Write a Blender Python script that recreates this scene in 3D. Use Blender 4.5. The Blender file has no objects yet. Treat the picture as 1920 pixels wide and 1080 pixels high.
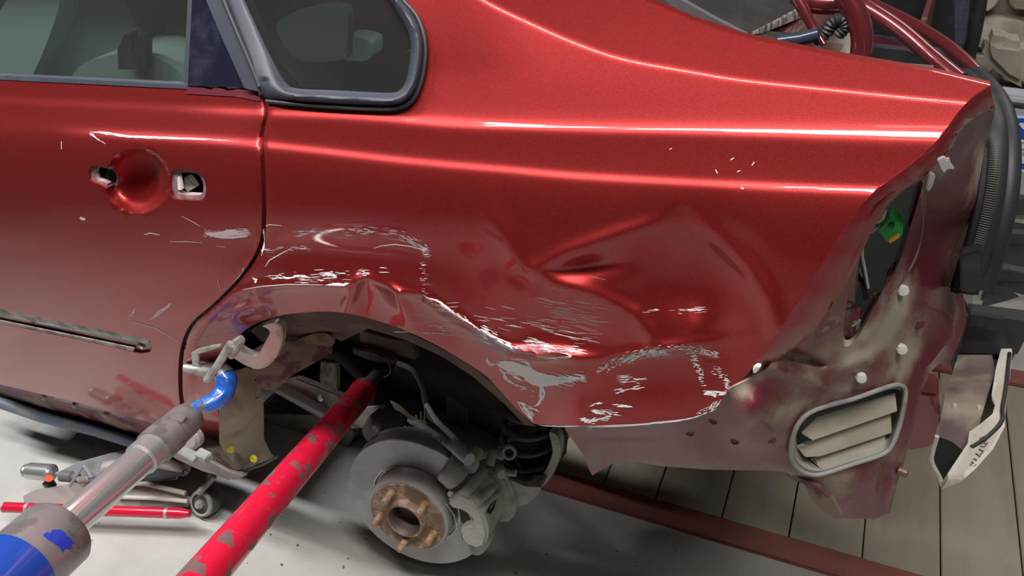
import bpy, bmesh, math, random
import numpy as np
from mathutils import Vector, Matrix
from mathutils.geometry import delaunay_2d_cdt

# ------------------------------------------------------------ camera, world, lights, exposure
SC = bpy.context.scene
COL = SC.collection
CAM = np.array([0.0, -0.62, 1.40])
FPX = 1387.0
R = np.array([[.907, -.170, .386], [.411, .557, -.722], [-.0923, .8135, .5751]])
_u, _s, _v = np.linalg.svd(R); R = _u @ _v
cd = bpy.data.cameras.new('camera'); cam = bpy.data.objects.new('camera', cd); COL.objects.link(cam)
cd.sensor_width = 36; cd.lens = 36 * FPX / 1920; cd.clip_start = 0.02
M = Matrix([[R[i][j] for j in range(3)] + [CAM[i]] for i in range(3)] + [[0, 0, 0, 1]])
cam.matrix_world = M
SC.camera = cam
SC.view_settings.view_transform = 'Standard'; SC.view_settings.look = 'None'
SC.view_settings.gamma = 1; SC.view_settings.use_curve_mapping = False
SC.view_settings.exposure = 0.0
w = bpy.data.worlds.new('world'); SC.world = w; w.use_nodes = True
w.node_tree.nodes['Background'].inputs[0].default_value = (.8, .88, 1, 1)
w.node_tree.nodes['Background'].inputs[1].default_value = 0.3

def area(name, loc, target, sx, sy, power, color=(1, .97, .92)):
    l = bpy.data.lights.new(name, 'AREA'); l.shape = 'RECTANGLE'; l.size = sx; l.size_y = sy
    l.energy = power; l.color = color
    o = bpy.data.objects.new(name, l); COL.objects.link(o); o.location = loc
    z = (Vector(loc) - Vector(target)).normalized(); x = Vector((1, 0, 0)); y = z.cross(x).normalized(); x = y.cross(z)
    o.rotation_euler = Matrix((x, y, z)).transposed().to_euler()          # the long side of every light runs along the car
    return o
LL = area('overhead_light', (-2.3, -.28, 2.62), (-2.0, -.25, 0), 1.5, .16, 30, (.98, .98, 1)); LL.data.spread = math.radians(120)
area('overhead_light', (-.25, -.36, 2.62), (-.25, -.2, 0), 2.1, .12, 62, (1, .96, .91))
area('overhead_light', (.75, -.90, 2.62), (.3, -.2, 0), 1.2, .20, 4, (1, .96, .90))  # weak fill light added from the front, not a known lamp
area('far_lamp', (.9, 1.9, 2.6), (.7, 1.9, 0), 1.0, .2, 14, (1, .95, .88))

# ------------------------------------------------------------ helpers
def ray(px, py):
    px = np.asarray(px, float); py = np.asarray(py, float)
    c = np.stack([px - 960, 540 - py, -FPX * np.ones_like(px)], -1) / FPX
    return c @ R.T
def Py(px, py, y):
    d = ray(px, py); t = (np.asarray(y, float) - CAM[1]) / d[..., 1]
    return CAM + d * t[..., None]
def Pz(px, py, z=0.0):
    d = ray(px, py); t = (np.asarray(z, float) - CAM[2]) / d[..., 2]
    return CAM + d * t[..., None]
def Px(px, py, x):
    d = ray(px, py); t = (np.asarray(x, float) - CAM[0]) / d[..., 0]
    return CAM + d * t[..., None]
def Pd(px, py, dep):
    return CAM + ray(px, py) * np.asarray(dep, float)[..., None]
def V(a): return Vector([float(q) for q in a])

def link(name, me, mat=None, parent=None, smooth=True):
    me.name = name
    o = bpy.data.objects.new(name, me); COL.objects.link(o)
    if mat is not None: me.materials.append(mat)
    if smooth:
        for p in me.polygons: p.use_smooth = True
    if parent is not None: o.parent = parent
    return o
def empty(name, loc=(0, 0, 0), parent=None):
    # a thing's base; children are built in world space so the root stays at the origin of the frame it carries
    o = bpy.data.objects.new(name, None); COL.objects.link(o)
    if parent is not None: o.parent = parent
    o.empty_display_size = .05
    return o
def tag(o, label=None, cat=None, group=None, kind=None):
    if label: o['label'] = label
    if cat: o['category'] = cat
    if group: o['group'] = group
    if kind: o['kind'] = kind
    return o
def from_bm(name, bm, mat, parent=None, smooth=True, auto=None):
    me = bpy.data.meshes.new(name); bm.normal_update(); bm.to_mesh(me); bm.free()
    o = link(name, me, mat, parent, smooth)
    if auto is not None: me.set_sharp_from_angle(angle=math.radians(auto))
    return o
def cat(pts, n=6, closed=False):
    P = [np.asarray(p, float) for p in pts]; N = len(P); out = []
    rng = range(N if closed else N - 1)
    for i in rng:
        p1, p2 = P[i], P[(i + 1) % N]
        p0 = P[(i - 1) % N] if (closed or i > 0) else p1 * 2 - p2
        p3 = P[(i + 2) % N] if (closed or i + 2 < N) else p2 * 2 - p1
        for k in range(n):
            t = k / n
            out.append(.5 * ((2 * p1) + (p2 - p0) * t + (2 * p0 - 5 * p1 + 4 * p2 - p3) * t * t + (3 * p1 - p0 - 3 * p2 + p3) * t ** 3))
    if not closed: out.append(P[-1])
    return out
def inpoly(x, y, poly):
    x = np.asarray(x); y = np.asarray(y); ins = np.zeros(x.shape, bool)
    n = len(poly)
    for i in range(n):
        x1, y1 = poly[i]; x2, y2 = poly[(i + 1) % n]
        c = ((y1 > y) != (y2 > y))
        with np.errstate(divide='ignore', invalid='ignore'):
            xi = (x2 - x1) * (y - y1) / (y2 - y1 if y2 != y1 else 1e-9) + x1
        ins ^= c & (x < xi)
    return ins
def resample(poly, step, closed=True):
    out = []; n = len(poly)
    for i in range(n if closed else n - 1):
        a = np.asarray(poly[i][:2], float); b = np.asarray(poly[(i + 1) % n][:2], float)
        L = np.linalg.norm(b - a)
        if L < 1e-6: continue
        k = max(1, int(round(L / step)))
        for j in range(k): out.append(tuple(a + (b - a) * j / k))
    if not closed: out.append(tuple(poly[-1][:2]))
    return out
def tps(ctrl):
    c = np.array(ctrl, float); P = c[:, :2] / 500.; z = c[:, 2]; n = len(c)
    def U(r2): return np.where(r2 > 1e-12, r2 * np.log(r2 + 1e-12), 0) * .5
    d2 = ((P[:, None] - P[None]) ** 2).sum(-1)
    K = U(d2) + np.eye(n) * 1e-4
    A = np.zeros((n + 3, n + 3)); A[:n, :n] = K; A[:n, n] = 1; A[:n, n + 1:] = P
    A[n, :n] = 1; A[n + 1:, :n] = P.T
    b = np.zeros(n + 3); b[:n] = z
    s = np.linalg.solve(A, b)
    def f(px, py):
        Q = np.stack([np.asarray(px, float), np.asarray(py, float)], -1) / 500.
        r2 = ((Q[..., None, :] - P) ** 2).sum(-1)
        return U(r2) @ s[:n] + s[n] + Q @ s[n + 1:]
    return f
def dist_line(px, py, pl):
    """distance to a polyline and the signed side (positive = below it in the side view)"""
    best = np.full(np.shape(px), 1e9); sg = np.ones(np.shape(px))
    for (x1, y1), (x2, y2) in zip(pl[:-1], pl[1:]):
        dx, dy = x2 - x1, y2 - y1; L2 = dx * dx + dy * dy
        t = np.clip(((px - x1) * dx + (py - y1) * dy) / L2, 0, 1)
        ex, ey = px - (x1 + t * dx), py - (y1 + t * dy)
        d = np.hypot(ex, ey); cr = dx * (py - y1) - dy * (px - x1)
        m = d < best; best = np.where(m, d, best); sg = np.where(m, np.sign(cr), sg)
    return best, sg
def sstep(a, b, x):
    t = np.clip((x - a) / (b - a), 0, 1); return t * t * (3 - 2 * t)

def patch(name, outline, fn, mat, parent=None, holes=(), step=8, lip=0, liph=None, attrs=None, thick=0.0, lipvec=(0, 1, 0)):
    """a sheet of metal: outline and holes in the side view, fn gives the 3D points"""
    ol = resample(outline, step * .8)
    hs = [resample(h, step * .6) for h in holes]
    xs = [p[0] for p in ol]; ys = [p[1] for p in ol]
    gx, gy = np.meshgrid(np.arange(min(xs), max(xs), step), np.arange(min(ys), max(ys), step * .866))
    gx = gx + (np.arange(gx.shape[0])[:, None] % 2) * step * .5
    gx = gx.ravel(); gy = gy.ravel()
    m = inpoly(gx, gy, ol)
    for h in hs: m &= ~inpoly(gx, gy, h)
    gx = gx[m]; gy = gy[m]
    allb = np.array(ol + [p for h in hs for p in h])
    ds = np.full(gx.shape, 1e9)
    for k in range(0, len(allb), 200):
        q = allb[k:k + 200]
        ds = np.minimum(ds, np.hypot(gx[:, None] - q[:, 0], gy[:, None] - q[:, 1]).min(1))
    m = ds > step * .45; gx = gx[m]; gy = gy[m]
    pts = [Vector(p) for p in ol]; edges = [(i, (i + 1) % len(ol)) for i in range(len(ol))]
    off = len(ol)
    for h in hs:
        pts += [Vector(p) for p in h]; edges += [(off + i, off + (i + 1) % len(h)) for i in range(len(h))]; off += len(h)
    pts += [Vector((float(a), float(b))) for a, b in zip(gx, gy)]
    vo, eo, fo, *_ = delaunay_2d_cdt(pts, edges, [], 0, 1e-4)
    vv = np.array([(v.x, v.y) for v in vo]); ff = np.array([f for f in fo if len(f) == 3])
    c = vv[ff].mean(1)
    k = inpoly(c[:, 0], c[:, 1], ol)
    for h in hs: k &= ~inpoly(c[:, 0], c[:, 1], h)
    ff = ff[k]
    P3 = fn(vv[:, 0], vv[:, 1])
    nrm = np.cross(P3[ff[:, 1]] - P3[ff[:, 0]], P3[ff[:, 2]] - P3[ff[:, 0]])
    flip = (nrm * (CAM - P3[ff[:, 0]])).sum(1) < 0
    ff[flip] = ff[flip][:, ::-1]
    faces = ff.tolist(); verts = P3.tolist(); px = vv.copy()
    if lip or thick:
        from collections import Counter
        ec = {}
        for f in faces:
            for a, b in ((f[0], f[1]), (f[1], f[2]), (f[2], f[0])): ec[(a, b)] = ec.get((a, b), 0) + 1
        be = [e for e in ec if (e[1], e[0]) not in ec]
        lv = np.array(lipvec, float) * (lip or thick)
        mp = {}
        for a, b in be:
            for q in (a, b):
                if q not in mp:
                    mp[q] = len(verts); verts.append((P3[q] + lv).tolist())
        for a, b in be: faces.append([b, a, mp[a], mp[b]])
    me = bpy.data.meshes.new(name); me.from_pydata(verts, [], faces); me.update()
    if attrs:
        N = len(verts); idx = list(range(len(vv))) + ([q for q in mp] if (lip or thick) else [])
        ax = vv[idx, 0]; ay = vv[idx, 1]
        for an, af in attrs.items():
            a = me.attributes.new(an, 'FLOAT', 'POINT'); a.data.foreach_set('value', np.asarray(af(ax, ay), np.float32))
    o = link(name, me, mat, parent)
    me.set_sharp_from_angle(angle=math.radians(50))
    return o
def blobs(lst, base=0.0):
    def f(px, py):
        r = np.full(np.shape(px), base, float)
        for x, y, rx, ry, ang, a in lst:
            c, s = math.cos(math.radians(ang)), math.sin(math.radians(ang))
            dx, dy = px - x, py - y
            u = (dx * c + dy * s) / rx; v = (-dx * s + dy * c) / ry
            r = r + a * np.exp(-(u * u + v * v))
        return np.clip(r, 0, 1)
    return f
def tube(name, pts, r, mat, parent=None, seg=10, closed=False, smooth=True, flat=None, bm=None):
    P = [np.asarray(p, float) for p in pts]; n = len(P)
    rs = [r] * n if np.isscalar(r) else list(r)
    own = bm is None
    if own: bm = bmesh.new()
    rings = []; up = None
    for i in range(n):
        a = P[(i - 1) % n] if (closed or i > 0) else P[i]; b = P[(i + 1) % n] if (closed or i < n - 1) else P[i]
        t = b - a; t = t / (np.linalg.norm(t) + 1e-12)
        if up is None:
            up = np.array([0, 0, 1.]) if abs(t[2]) < .9 else np.array([1., 0, 0])
        s = np.cross(t, up); s /= np.linalg.norm(s) + 1e-12; up = np.cross(s, t)
        sx, sy = (1, 1) if flat is None else flat
        rings.append([bm.verts.new(V(P[i] + rs[i] * (sx * math.cos(2 * math.pi * k / seg) * s + sy * math.sin(2 * math.pi * k / seg) * up))) for k in range(seg)])
    m = n if closed else n - 1
    for i in range(m):
        A, B = rings[i], rings[(i + 1) % n]
        for k in range(seg): bm.faces.new((A[k], A[(k + 1) % seg], B[(k + 1) % seg], B[k]))
    if not closed:
        bm.faces.new(rings[0][::-1]); bm.faces.new(rings[-1])
    if not own: return bm
    return from_bm(name, bm, mat, parent, smooth, 40)
def frame_of(axis):
    a = V(axis).normalized(); q = a.to_track_quat('Z', 'Y').to_matrix(); return q
def lathe(name, prof, base, axis, mat, parent=None, seg=32, bm=None, auto=35):
    """prof = [(radius, height along axis)]"""
    q = frame_of(axis); own = bm is None
    if own: bm = bmesh.new()
    rings = []
    for r, h in prof:
        rings.append([bm.verts.new(V(base) + q @ Vector((max(r, 1e-5) * math.cos(2 * math.pi * k / seg), max(r, 1e-5) * math.sin(2 * math.pi * k / seg), h))) for k in range(seg)])
    for A, B in zip(rings[:-1], rings[1:]):
        for k in range(seg): bm.faces.new((A[k], A[(k + 1) % seg], B[(k + 1) % seg], B[k]))
    bmesh.ops.remove_doubles(bm, verts=bm.verts, dist=1e-6)
    if not own: return bm
    bmesh.ops.recalc_face_normals(bm, faces=bm.faces)
    return from_bm(name, bm, mat, parent, True, auto)
def slab(name, pts, vec, mat, parent=None, bevel=0.0, smooth=False, seg=2):
    """polygon of 3D points extruded along vec"""
    bm = bmesh.new(); vec = V(vec)
    A = [bm.verts.new(V(p)) for p in pts]; B = [bm.verts.new(V(p) + vec) for p in pts]; n = len(pts)
    bm.faces.new(A); bm.faces.new(B[::-1])
    for i in range(n): bm.faces.new((A[i], B[i], B[(i + 1) % n], A[(i + 1) % n]))
    bmesh.ops.recalc_face_normals(bm, faces=bm.faces)
    if bevel: bmesh.ops.bevel(bm, geom=list(bm.edges), offset=bevel, segments=seg, affect='EDGES', clamp_overlap=True)
    return from_bm(name, bm, mat, parent, True, 30)
def box(name, c, s, mat, parent=None, rot=None, bevel=.002):
    bm = bmesh.new(); bmesh.ops.create_cube(bm, size=1)
    for v in bm.verts:
        v.co = Vector((v.co.x * s[0], v.co.y * s[1], v.co.z * s[2]))
    if bevel: bmesh.ops.bevel(bm, geom=list(bm.edges), offset=bevel, segments=2, affect='EDGES', clamp_overlap=True)
    if rot is not None: bmesh.ops.transform(bm, matrix=rot.to_4x4(), verts=bm.verts)
    bmesh.ops.translate(bm, vec=V(c), verts=bm.verts)
    return from_bm(name, bm, mat, parent, True, 30)

# ------------------------------------------------------------ materials
def new_mat(name):
    m = bpy.data.materials.new(name); m.use_nodes = True
    return m, m.node_tree, m.node_tree.nodes['Principled BSDF']
def mat(name, col, rough=.5, metal=0., coat=0., col2=None, scale=20, lo=.45, hi=.6, rough2=None, metal2=None, bump=0., bscale=60, detail=5, attr=None, stretch=None, spec=None, trans=0, ior=None, emit=None):
    m, nt, b = new_mat(name); N = nt.nodes; L = nt.links
    b.inputs['Base Color'].default_value = (*col, 1); b.inputs['Roughness'].default_value = rough
    b.inputs['Metallic'].default_value = metal; b.inputs['Coat Weight'].default_value = coat; b.inputs['Coat Roughness'].default_value = .03
    if spec is not None: b.inputs['Specular IOR Level'].default_value = spec
    if trans: b.inputs['Transmission Weight'].default_value = trans
    tc = N.new('ShaderNodeTexCoord'); mp = N.new('ShaderNodeMapping'); L.new(tc.outputs['Object'], mp.inputs[0])
    if stretch: mp.inputs['Scale'].default_value = stretch
    if col2 is not None:
        nz = N.new('ShaderNodeTexNoise'); nz.inputs['Scale'].default_value = scale; nz.inputs['Detail'].default_value = detail
        nz.inputs['Roughness'].default_value = .6
        L.new(mp.outputs[0], nz.inputs['Vector'])
        mr = N.new('ShaderNodeMapRange'); mr.inputs[1].default_value = lo; mr.inputs[2].default_value = hi; mr.interpolation_type = 'SMOOTHSTEP'
        src = nz.outputs[0]
        if attr:
            at = N.new('ShaderNodeAttribute'); at.attribute_name = attr
            ad = N.new('ShaderNodeMath'); ad.operation = 'MULTIPLY_ADD'; ad.inputs[1].default_value = .55
            L.new(at.outputs['Fac'], ad.inputs[0]); L.new(src, ad.inputs[2]); src = ad.outputs[0]
        L.new(src, mr.inputs[0])
        mx = N.new('ShaderNodeMix'); mx.data_type = 'RGBA'; mx.inputs[6].default_value = (*col, 1); mx.inputs[7].default_value = (*col2, 1)
        L.new(mr.outputs[0], mx.inputs[0]); L.new(mx.outputs[2], b.inputs['Base Color'])
        for nm, v1, v2 in (('Roughness', rough, rough2), ('Metallic', metal, metal2), ('Coat Weight', coat, 0 if coat else None)):
            if v2 is not None:
                f = N.new('ShaderNodeMapRange'); f.inputs[3].default_value = v1; f.inputs[4].default_value = v2
                L.new(mr.outputs[0], f.inputs[0]); L.new(f.outputs[0], b.inputs[nm])
    if bump:
        n2 = N.new('ShaderNodeTexNoise'); n2.inputs['Scale'].default_value = bscale; n2.inputs['Detail'].default_value = 6
        L.new(mp.outputs[0], n2.inputs['Vector'])
        bp = N.new('ShaderNodeBump'); bp.inputs['Strength'].default_value = bump; bp.inputs['Distance'].default_value = .004
        L.new(n2.outputs[0], bp.inputs['Height']); L.new(bp.outputs[0], b.inputs['Normal'])
    return m
# metallic red paint with clear coat; 'scuff' carries where the coat is worn milky
def paint_mat(name, col, scuffcol, metal=.75, rough=.44):
    m, nt, b = new_mat(name); N = nt.nodes; L = nt.links
    tc = N.new('ShaderNodeTexCoord')
    fl = N.new('ShaderNodeTexNoise'); fl.inputs['Scale'].default_value = 900; fl.inputs['Detail'].default_value = 2
    L.new(tc.outputs['Object'], fl.inputs['Vector'])
    r1 = N.new('ShaderNodeMapRange'); r1.inputs[1].default_value = .3; r1.inputs[2].default_value = .7; r1.inputs[3].default_value = .8; r1.inputs[4].default_value = 1.25
    L.new(fl.outputs[0], r1.inputs[0])
    mul = N.new('ShaderNodeVectorMath'); mul.operation = 'SCALE'; mul.inputs[0].default_value = col
    L.new(r1.outputs[0], mul.inputs['Scale'])
    at = N.new('ShaderNodeAttribute'); at.attribute_name = 'scuff'
    mp = N.new('ShaderNodeMapping'); mp.inputs['Scale'].default_value = (12, 60, 130); mp.inputs['Rotation'].default_value = (0, .06, 0)
    L.new(tc.outputs['Object'], mp.inputs[0])
    nz = N.new('ShaderNodeTexNoise'); nz.inputs['Scale'].default_value = 1; nz.inputs['Detail'].default_value = 7; nz.inputs['Roughness'].default_value = .7
    L.new(mp.outputs[0], nz.inputs['Vector'])
    ad = N.new('ShaderNodeMath'); ad.operation = 'MULTIPLY_ADD'; ad.inputs[1].default_value = .5
    L.new(at.outputs['Fac'], ad.inputs[0]); L.new(nz.outputs[0], ad.inputs[2])
    mr = N.new('ShaderNodeMapRange'); mr.inputs[1].default_value = .72; mr.inputs[2].default_value = .92
    L.new(ad.outputs[0], mr.inputs[0])
    mx = N.new('ShaderNodeMix'); mx.data_type = 'RGBA'; mx.inputs[7].default_value = (*scuffcol, 1)
    L.new(mr.outputs[0], mx.inputs[0]); L.new(mul.outputs[0], mx.inputs[6]); L.new(mx.outputs[2], b.inputs['Base Color'])
    for nm, a, c in (('Roughness', rough, .6), ('Metallic', metal, .1), ('Coat Weight', .78, .1)):
        f = N.new('ShaderNodeMapRange'); f.inputs[3].default_value = a; f.inputs[4].default_value = c
        L.new(mr.outputs[0], f.inputs[0]); L.new(f.outputs[0], b.inputs[nm])
    b.inputs['Coat Roughness'].default_value = .07
    b.inputs['Coat IOR'].default_value = 1.42
    return m
PAINT = paint_mat('red_metallic_paint', (.33, .024, .024), (.42, .28, .32))
PAINT_IN = mat('maroon_inner_paint', (.16, .028, .042), .40, .3, .35, col2=(.40, .34, .28), scale=11, lo=.54, hi=.92, rough2=.85, metal2=0, attr='dust', bump=.12, bscale=40)
PAINT_ARM = mat('hinge_paint', (.17, .026, .036), .3, .5, 1)
DUST = mat('dusty_liner', (.36, .31, .245), .9, col2=(.24, .195, .15), scale=14, lo=.5, hi=.75, bump=.3, bscale=30)
DUSTD = mat('dusty_underbody', (.12, .105, .085), .85, col2=(.21, .18, .145), scale=12, lo=.45, hi=.7, bump=.4, bscale=40)
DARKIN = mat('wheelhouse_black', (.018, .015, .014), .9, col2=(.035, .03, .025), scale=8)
MARDUST = mat('torn_inner_arch', (.20, .15, .12), .7, col2=(.11, .035, .045), scale=22, lo=.48, hi=.6, bump=.35, bscale=50)
RUB = mat('black_rubber', (.022, .024, .028), .5, col2=(.06, .06, .06), scale=15, lo=.5, hi=.8, rough2=.8)
SEAL = mat('blue_grey_window_seal', (.040, .048, .066), .48, col2=(.085, .088, .09), scale=9, lo=.5, hi=.85, rough2=.6)
BLACKP = mat('black_plastic', (.02, .022, .026), .45, col2=(.05, .05, .052), scale=20, lo=.5, hi=.8)
NAVY = mat('gloss_pillar_trim', (.012, .014, .028), .12, coat=.6, col2=(.04, .042, .06), scale=12, lo=.5, hi=.8, rough2=.4)
STEEL = mat('bare_steel', (.55, .54, .52), .42, .55, col2=(.3, .28, .26), scale=25, lo=.45, hi=.7, bump=.2, bscale=90)
CHROME = mat('chrome_rod', (.68, .69, .70), .11, .72)
GUN = mat('dark_ground_steel', (.30, .275, .285), .33, .4, col2=(.2, .18, .18), scale=30, bump=.05, bscale=300)
COLLAR = mat('grey_collar', (.55, .56, .56), .35, .7)
BLUEP = mat('blue_hook_paint', (.02, .14, .62), .25, 0, .8, col2=(.33, .31, .3), scale=30, lo=.56, hi=.62, metal2=.7, rough2=.35)
BLUEB = mat('blue_ram_paint', (.012, .06, .36), .3, 0, .8)
BLUEC = mat('chipped_blue_paint', (.02, .04, .45), .5)
REDP = mat('red_tube_paint', (.72, .012, .05), .3, 0, .5, col2=(.17, .10, .10), scale=30, lo=.545, hi=.60, rough2=.6, bump=.1, bscale=60)
REDB = mat('red_handle_paint', (.62, .01, .04), .28, 0, .6)
DISC = mat('brake_disc_iron', (.36, .36, .365), .38, .4, col2=(.29, .285, .285), scale=9, bump=.04, bscale=200)
DISCHAT = mat('brake_disc_hat', (.40, .385, .38), .65, .15, col2=(.32, .30, .295), scale=16)
RUST = mat('rusty_hub', (.21, .135, .09), .75, .2, col2=(.40, .32, .24), scale=28, lo=.45, hi=.66, bump=.5, bscale=180)
STUD = mat('rusty_stud', (.34, .19, .10), .7, .3, col2=(.42, .31, .23), scale=90, bump=.3, bscale=400)
HUBI = mat('hub_bore', (.16, .11, .10), .5, .5)
CALI = mat('dusty_caliper', (.42, .41, .375), .8, .1, col2=(.29, .285, .275), scale=26, lo=.45, hi=.7, bump=.5, bscale=70)
WHITE = mat('white_clip_plastic', (.78, .78, .74), .4)
CLIPG = mat('grey_clip', (.45, .47, .45), .5)
YEL = mat('yellow_clip', (.80, .66, .03), .45)
GREEN = mat('green_plug', (.01, .42, .06), .35)
AMBER = mat('amber_plug_face', (.75, .45, .02), .4)
GALV = mat('galvanised_jack', (.42, .44, .45), .45, .6, col2=(.3, .3, .3), scale=20, lo=.5, hi=.7)
JACKG = mat('jack_dusty_grey', (.40, .36, .34), .6, .2, col2=(.28, .25, .24), scale=10)
ORANGE = mat('orange_sticker', (.85, .12, .03), .6)
CONC = mat('concrete_floor', (.50, .485, .46), .85, col2=(.37, .355, .335), scale=3.2, lo=.35, hi=.75, bump=.25, bscale=30, detail=9)
PLANK = mat('painted_plank', (.35, .315, .255), .6, col2=(.28, .25, .20), scale=4, lo=.4, hi=.7, bump=.1, bscale=60, stretch=(3, .5, 1))
REDBEAM = mat('red_oxide_beam', (.27, .085, .07), .7, col2=(.17, .10, .085), scale=22, lo=.52, hi=.72, bump=.2, bscale=50)
PITM = mat('pit_black', (.02, .02, .02), .9)
SCR = mat('white_primer_scrape', (.95, .93, .95), .45)
SCR2 = mat('mauve_scrape', (.52, .33, .40), .5, .1)
PRIMER = mat('grey_adhesive', (.62, .61, .58), .7, col2=(.33, .33, .31), scale=30)
CREAM = mat('cream_vent_flap', (.50, .46, .37), .7, col2=(.42, .38, .30), scale=7)
VENTF = mat('vent_frame', (.36, .36, .33), .6, col2=(.16, .18, .2), scale=20, lo=.5, hi=.7)
ALU = mat('dusty_beam', (.21, .155, .155), .6, .2, col2=(.38, .32, .26), scale=10, lo=.4, hi=.65, bump=.15, bscale=40)
ALUW = mat('pale_beam_edge', (.70, .67, .61), .65, .1, col2=(.58, .53, .46), scale=20)
CLOTH = mat('green_grey_upholstery', (.22, .28, .25), .85)
PALEGREEN = mat('pale_green_patch', (.42, .56, .50), .7)
FELT = mat('grey_felt', (.055, .06, .085), .95, col2=(.075, .08, .10), scale=120)
def glass_mat():
    m, nt, b = new_mat('tinted_glass'); N = nt.nodes; L = nt.links
    out = [n for n in N if n.type == 'OUTPUT_MATERIAL'][0]
    tr = N.new('ShaderNodeBsdfTransparent'); tr.inputs[0].default_value = (.29, .37, .345, 1)
    gl = N.new('ShaderNodeBsdfGlossy'); gl.inputs['Roughness'].default_value = .02
    df = N.new('ShaderNodeBsdfDiffuse'); df.inputs[0].default_value = (.35, .37, .36, 1)
    fr = N.new('ShaderNodeFresnel'); fr.inputs[0].default_value = 1.5
    m1 = N.new('ShaderNodeMixShader'); L.new(fr.outputs[0], m1.inputs[0]); L.new(tr.outputs[0], m1.inputs[1]); L.new(gl.outputs[0], m1.inputs[2])
    m2 = N.new('ShaderNodeMixShader'); m2.inputs[0].default_value = .05
    L.new(m1.outputs[0], m2.inputs[1]); L.new(df.outputs[0], m2.inputs[2]); L.new(m2.outputs[0], out.inputs[0])
    return m
GLASS = glass_mat()
# ------------------------------------------------------------ the car's side as one measured surface
def lin(pl):
    a = np.array(pl, float)
    return lambda x: np.interp(x, a[:, 0], a[:, 1])
def smo(pl):
    c = np.array(cat(pl, 12)); return lambda x: np.interp(x, c[:, 0], c[:, 1])
fB = smo([(-160, 235), (0, 241), (165, 249), (490, 271), (760, 301), (940, 317), (1100, 331), (1400, 347), (1640, 357), (1760, 361), (2000, 367)])
fA = smo([(-160, 183), (0, 189), (490, 212), (700, 222), (860, 234), (1100, 243), (1300, 247), (1500, 251), (1760, 257), (2000, 264)])
fC = smo([(-160, -900), (500, -400), (800, -80), (900, -5), (1000, 45), (1100, 88), (1180, 113), (1300, 135), (1400, 151), (1600, 172), (1810, 192), (2000, 206)])
def theta(px, s):
    sA = fA(px) - fB(px); sC = fC(px) - fB(px)
    left = sstep(60, 220, px)           # the crease dies out on the door
    back = sstep(1200, 1700, px)
    q = sstep(430, 560, px)
    low = 3 + (28 + 4 * back) * np.exp(-np.maximum(s, 0) / 75.) - (9 - 8 * sstep(850, 1050, px)) * sstep(130, 420, s) - (12 - 12 * sstep(850, 1050, px)) * sstep(350, 700, s)
    u = np.clip((s - sA) / (-sA), 0, 1)
    mid = 25 + 6 * u ** 2 + (1 - q) * 6
    wA = 6 + 6 * back
    hi = 33 + 17 * np.exp(-np.abs(s - sA) / 16.)
    wn = sstep(820, 700, px) * sstep(0, 14, sA - s)
    hi = hi * (1 - wn) + 27 * wn - 5 * sstep(60, 130, sA - s) * sstep(1050, 850, px) * (1 - wn)
    top = 66 + 0 * s
    th = np.where(s > 0, low, mid)
    k = .5 * (1 + np.tanh((s) / 3.)); th = mid * (1 - k) + low * k
    th = th + (22 * left) * np.exp(-(s / 8.) ** 2)
    k = .5 * (1 + np.tanh((s - sA) / wA)); th = hi * (1 - k) + th * k
    th = th + (11 + 5 * np.exp(-((px - 840) / 130.) ** 2) + 1.5 * back) * sstep(300, 480, px) * np.exp(-((s - sA) / (9. + 5 * back)) ** 2)
    k = .5 * (1 + np.tanh((s - sC) / 4.)); th = top * (1 - k) + th * k
    return np.radians(th)
GX = np.arange(-160, 2004, 6.); S0, S1 = -520, 900; GS = np.arange(S0, S1 + 1, 2.)
def yB(X): return .025 + .10 * np.maximum(X + .35, 0) ** 2
def _build():
    T = np.zeros((len(GX), len(GS)))
    b = fB(GX); d = ray(GX, b); t = (.03 - CAM[1]) / d[:, 1]
    for _ in range(8):
        X = t * d[:, 0]; t = (yB(X) - CAM[1]) / d[:, 1]
    i0 = int(-S0 / 2); T[:, i0] = t
    phi = np.arctan(.20 * np.maximum(t * d[:, 0] + .35, 0))
    for sgn in (1, -1):
        tt = t.copy(); i = i0
        while 0 <= i + sgn < len(GS):
            s0, s1 = GS[i], GS[i + sgn]
            th = theta(GX, (s0 + s1) / 2)
            n = np.stack([np.cos(th) * np.sin(phi), -np.cos(th) * np.cos(phi), np.sin(th)], -1)
            d0 = ray(GX, b + s0); d1 = ray(GX, b + s1)
            tt = tt * (n * d0).sum(1) / (n * d1).sum(1)
            i += sgn; T[:, i] = tt
    return T
TB = _build()
# column-to-column noise of the integration is ironed out
for _ in range(3):
    TB[1:-1] = .25 * TB[:-2] + .5 * TB[1:-1] + .25 * TB[2:]
def tfield(px, py):
    s = py - fB(px)
    fx = np.clip((px - GX[0]) / 6., 0, len(GX) - 1.001); fs = np.clip((s - S0) / 2., 0, len(GS) - 1.001)
    i = fx.astype(int); j = fs.astype(int); a = fx - i; c = fs - j
    return (TB[i, j] * (1 - a) + TB[i + 1, j] * a) * (1 - c) + (TB[i, j + 1] * (1 - a) + TB[i + 1, j + 1] * a) * c
def gau(px, py, x, y, rx, ry, ang=0, pw=1):
    c, s = math.cos(math.radians(ang)), math.sin(math.radians(ang)); dx, dy = px - x, py - y
    return np.exp(-(((dx * c + dy * s) / rx) ** 2 + ((-dx * s + dy * c) / ry) ** 2) ** pw)
RIDGE = [(330, 690), (362, 632), (400, 585), (440, 553), (480, 538), (560, 533), (650, 537), (672, 525), (690, 520), (712, 532), (745, 548), (790, 552), (850, 590), (905, 625), (960, 655), (1010, 664), (1090, 662)]
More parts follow.
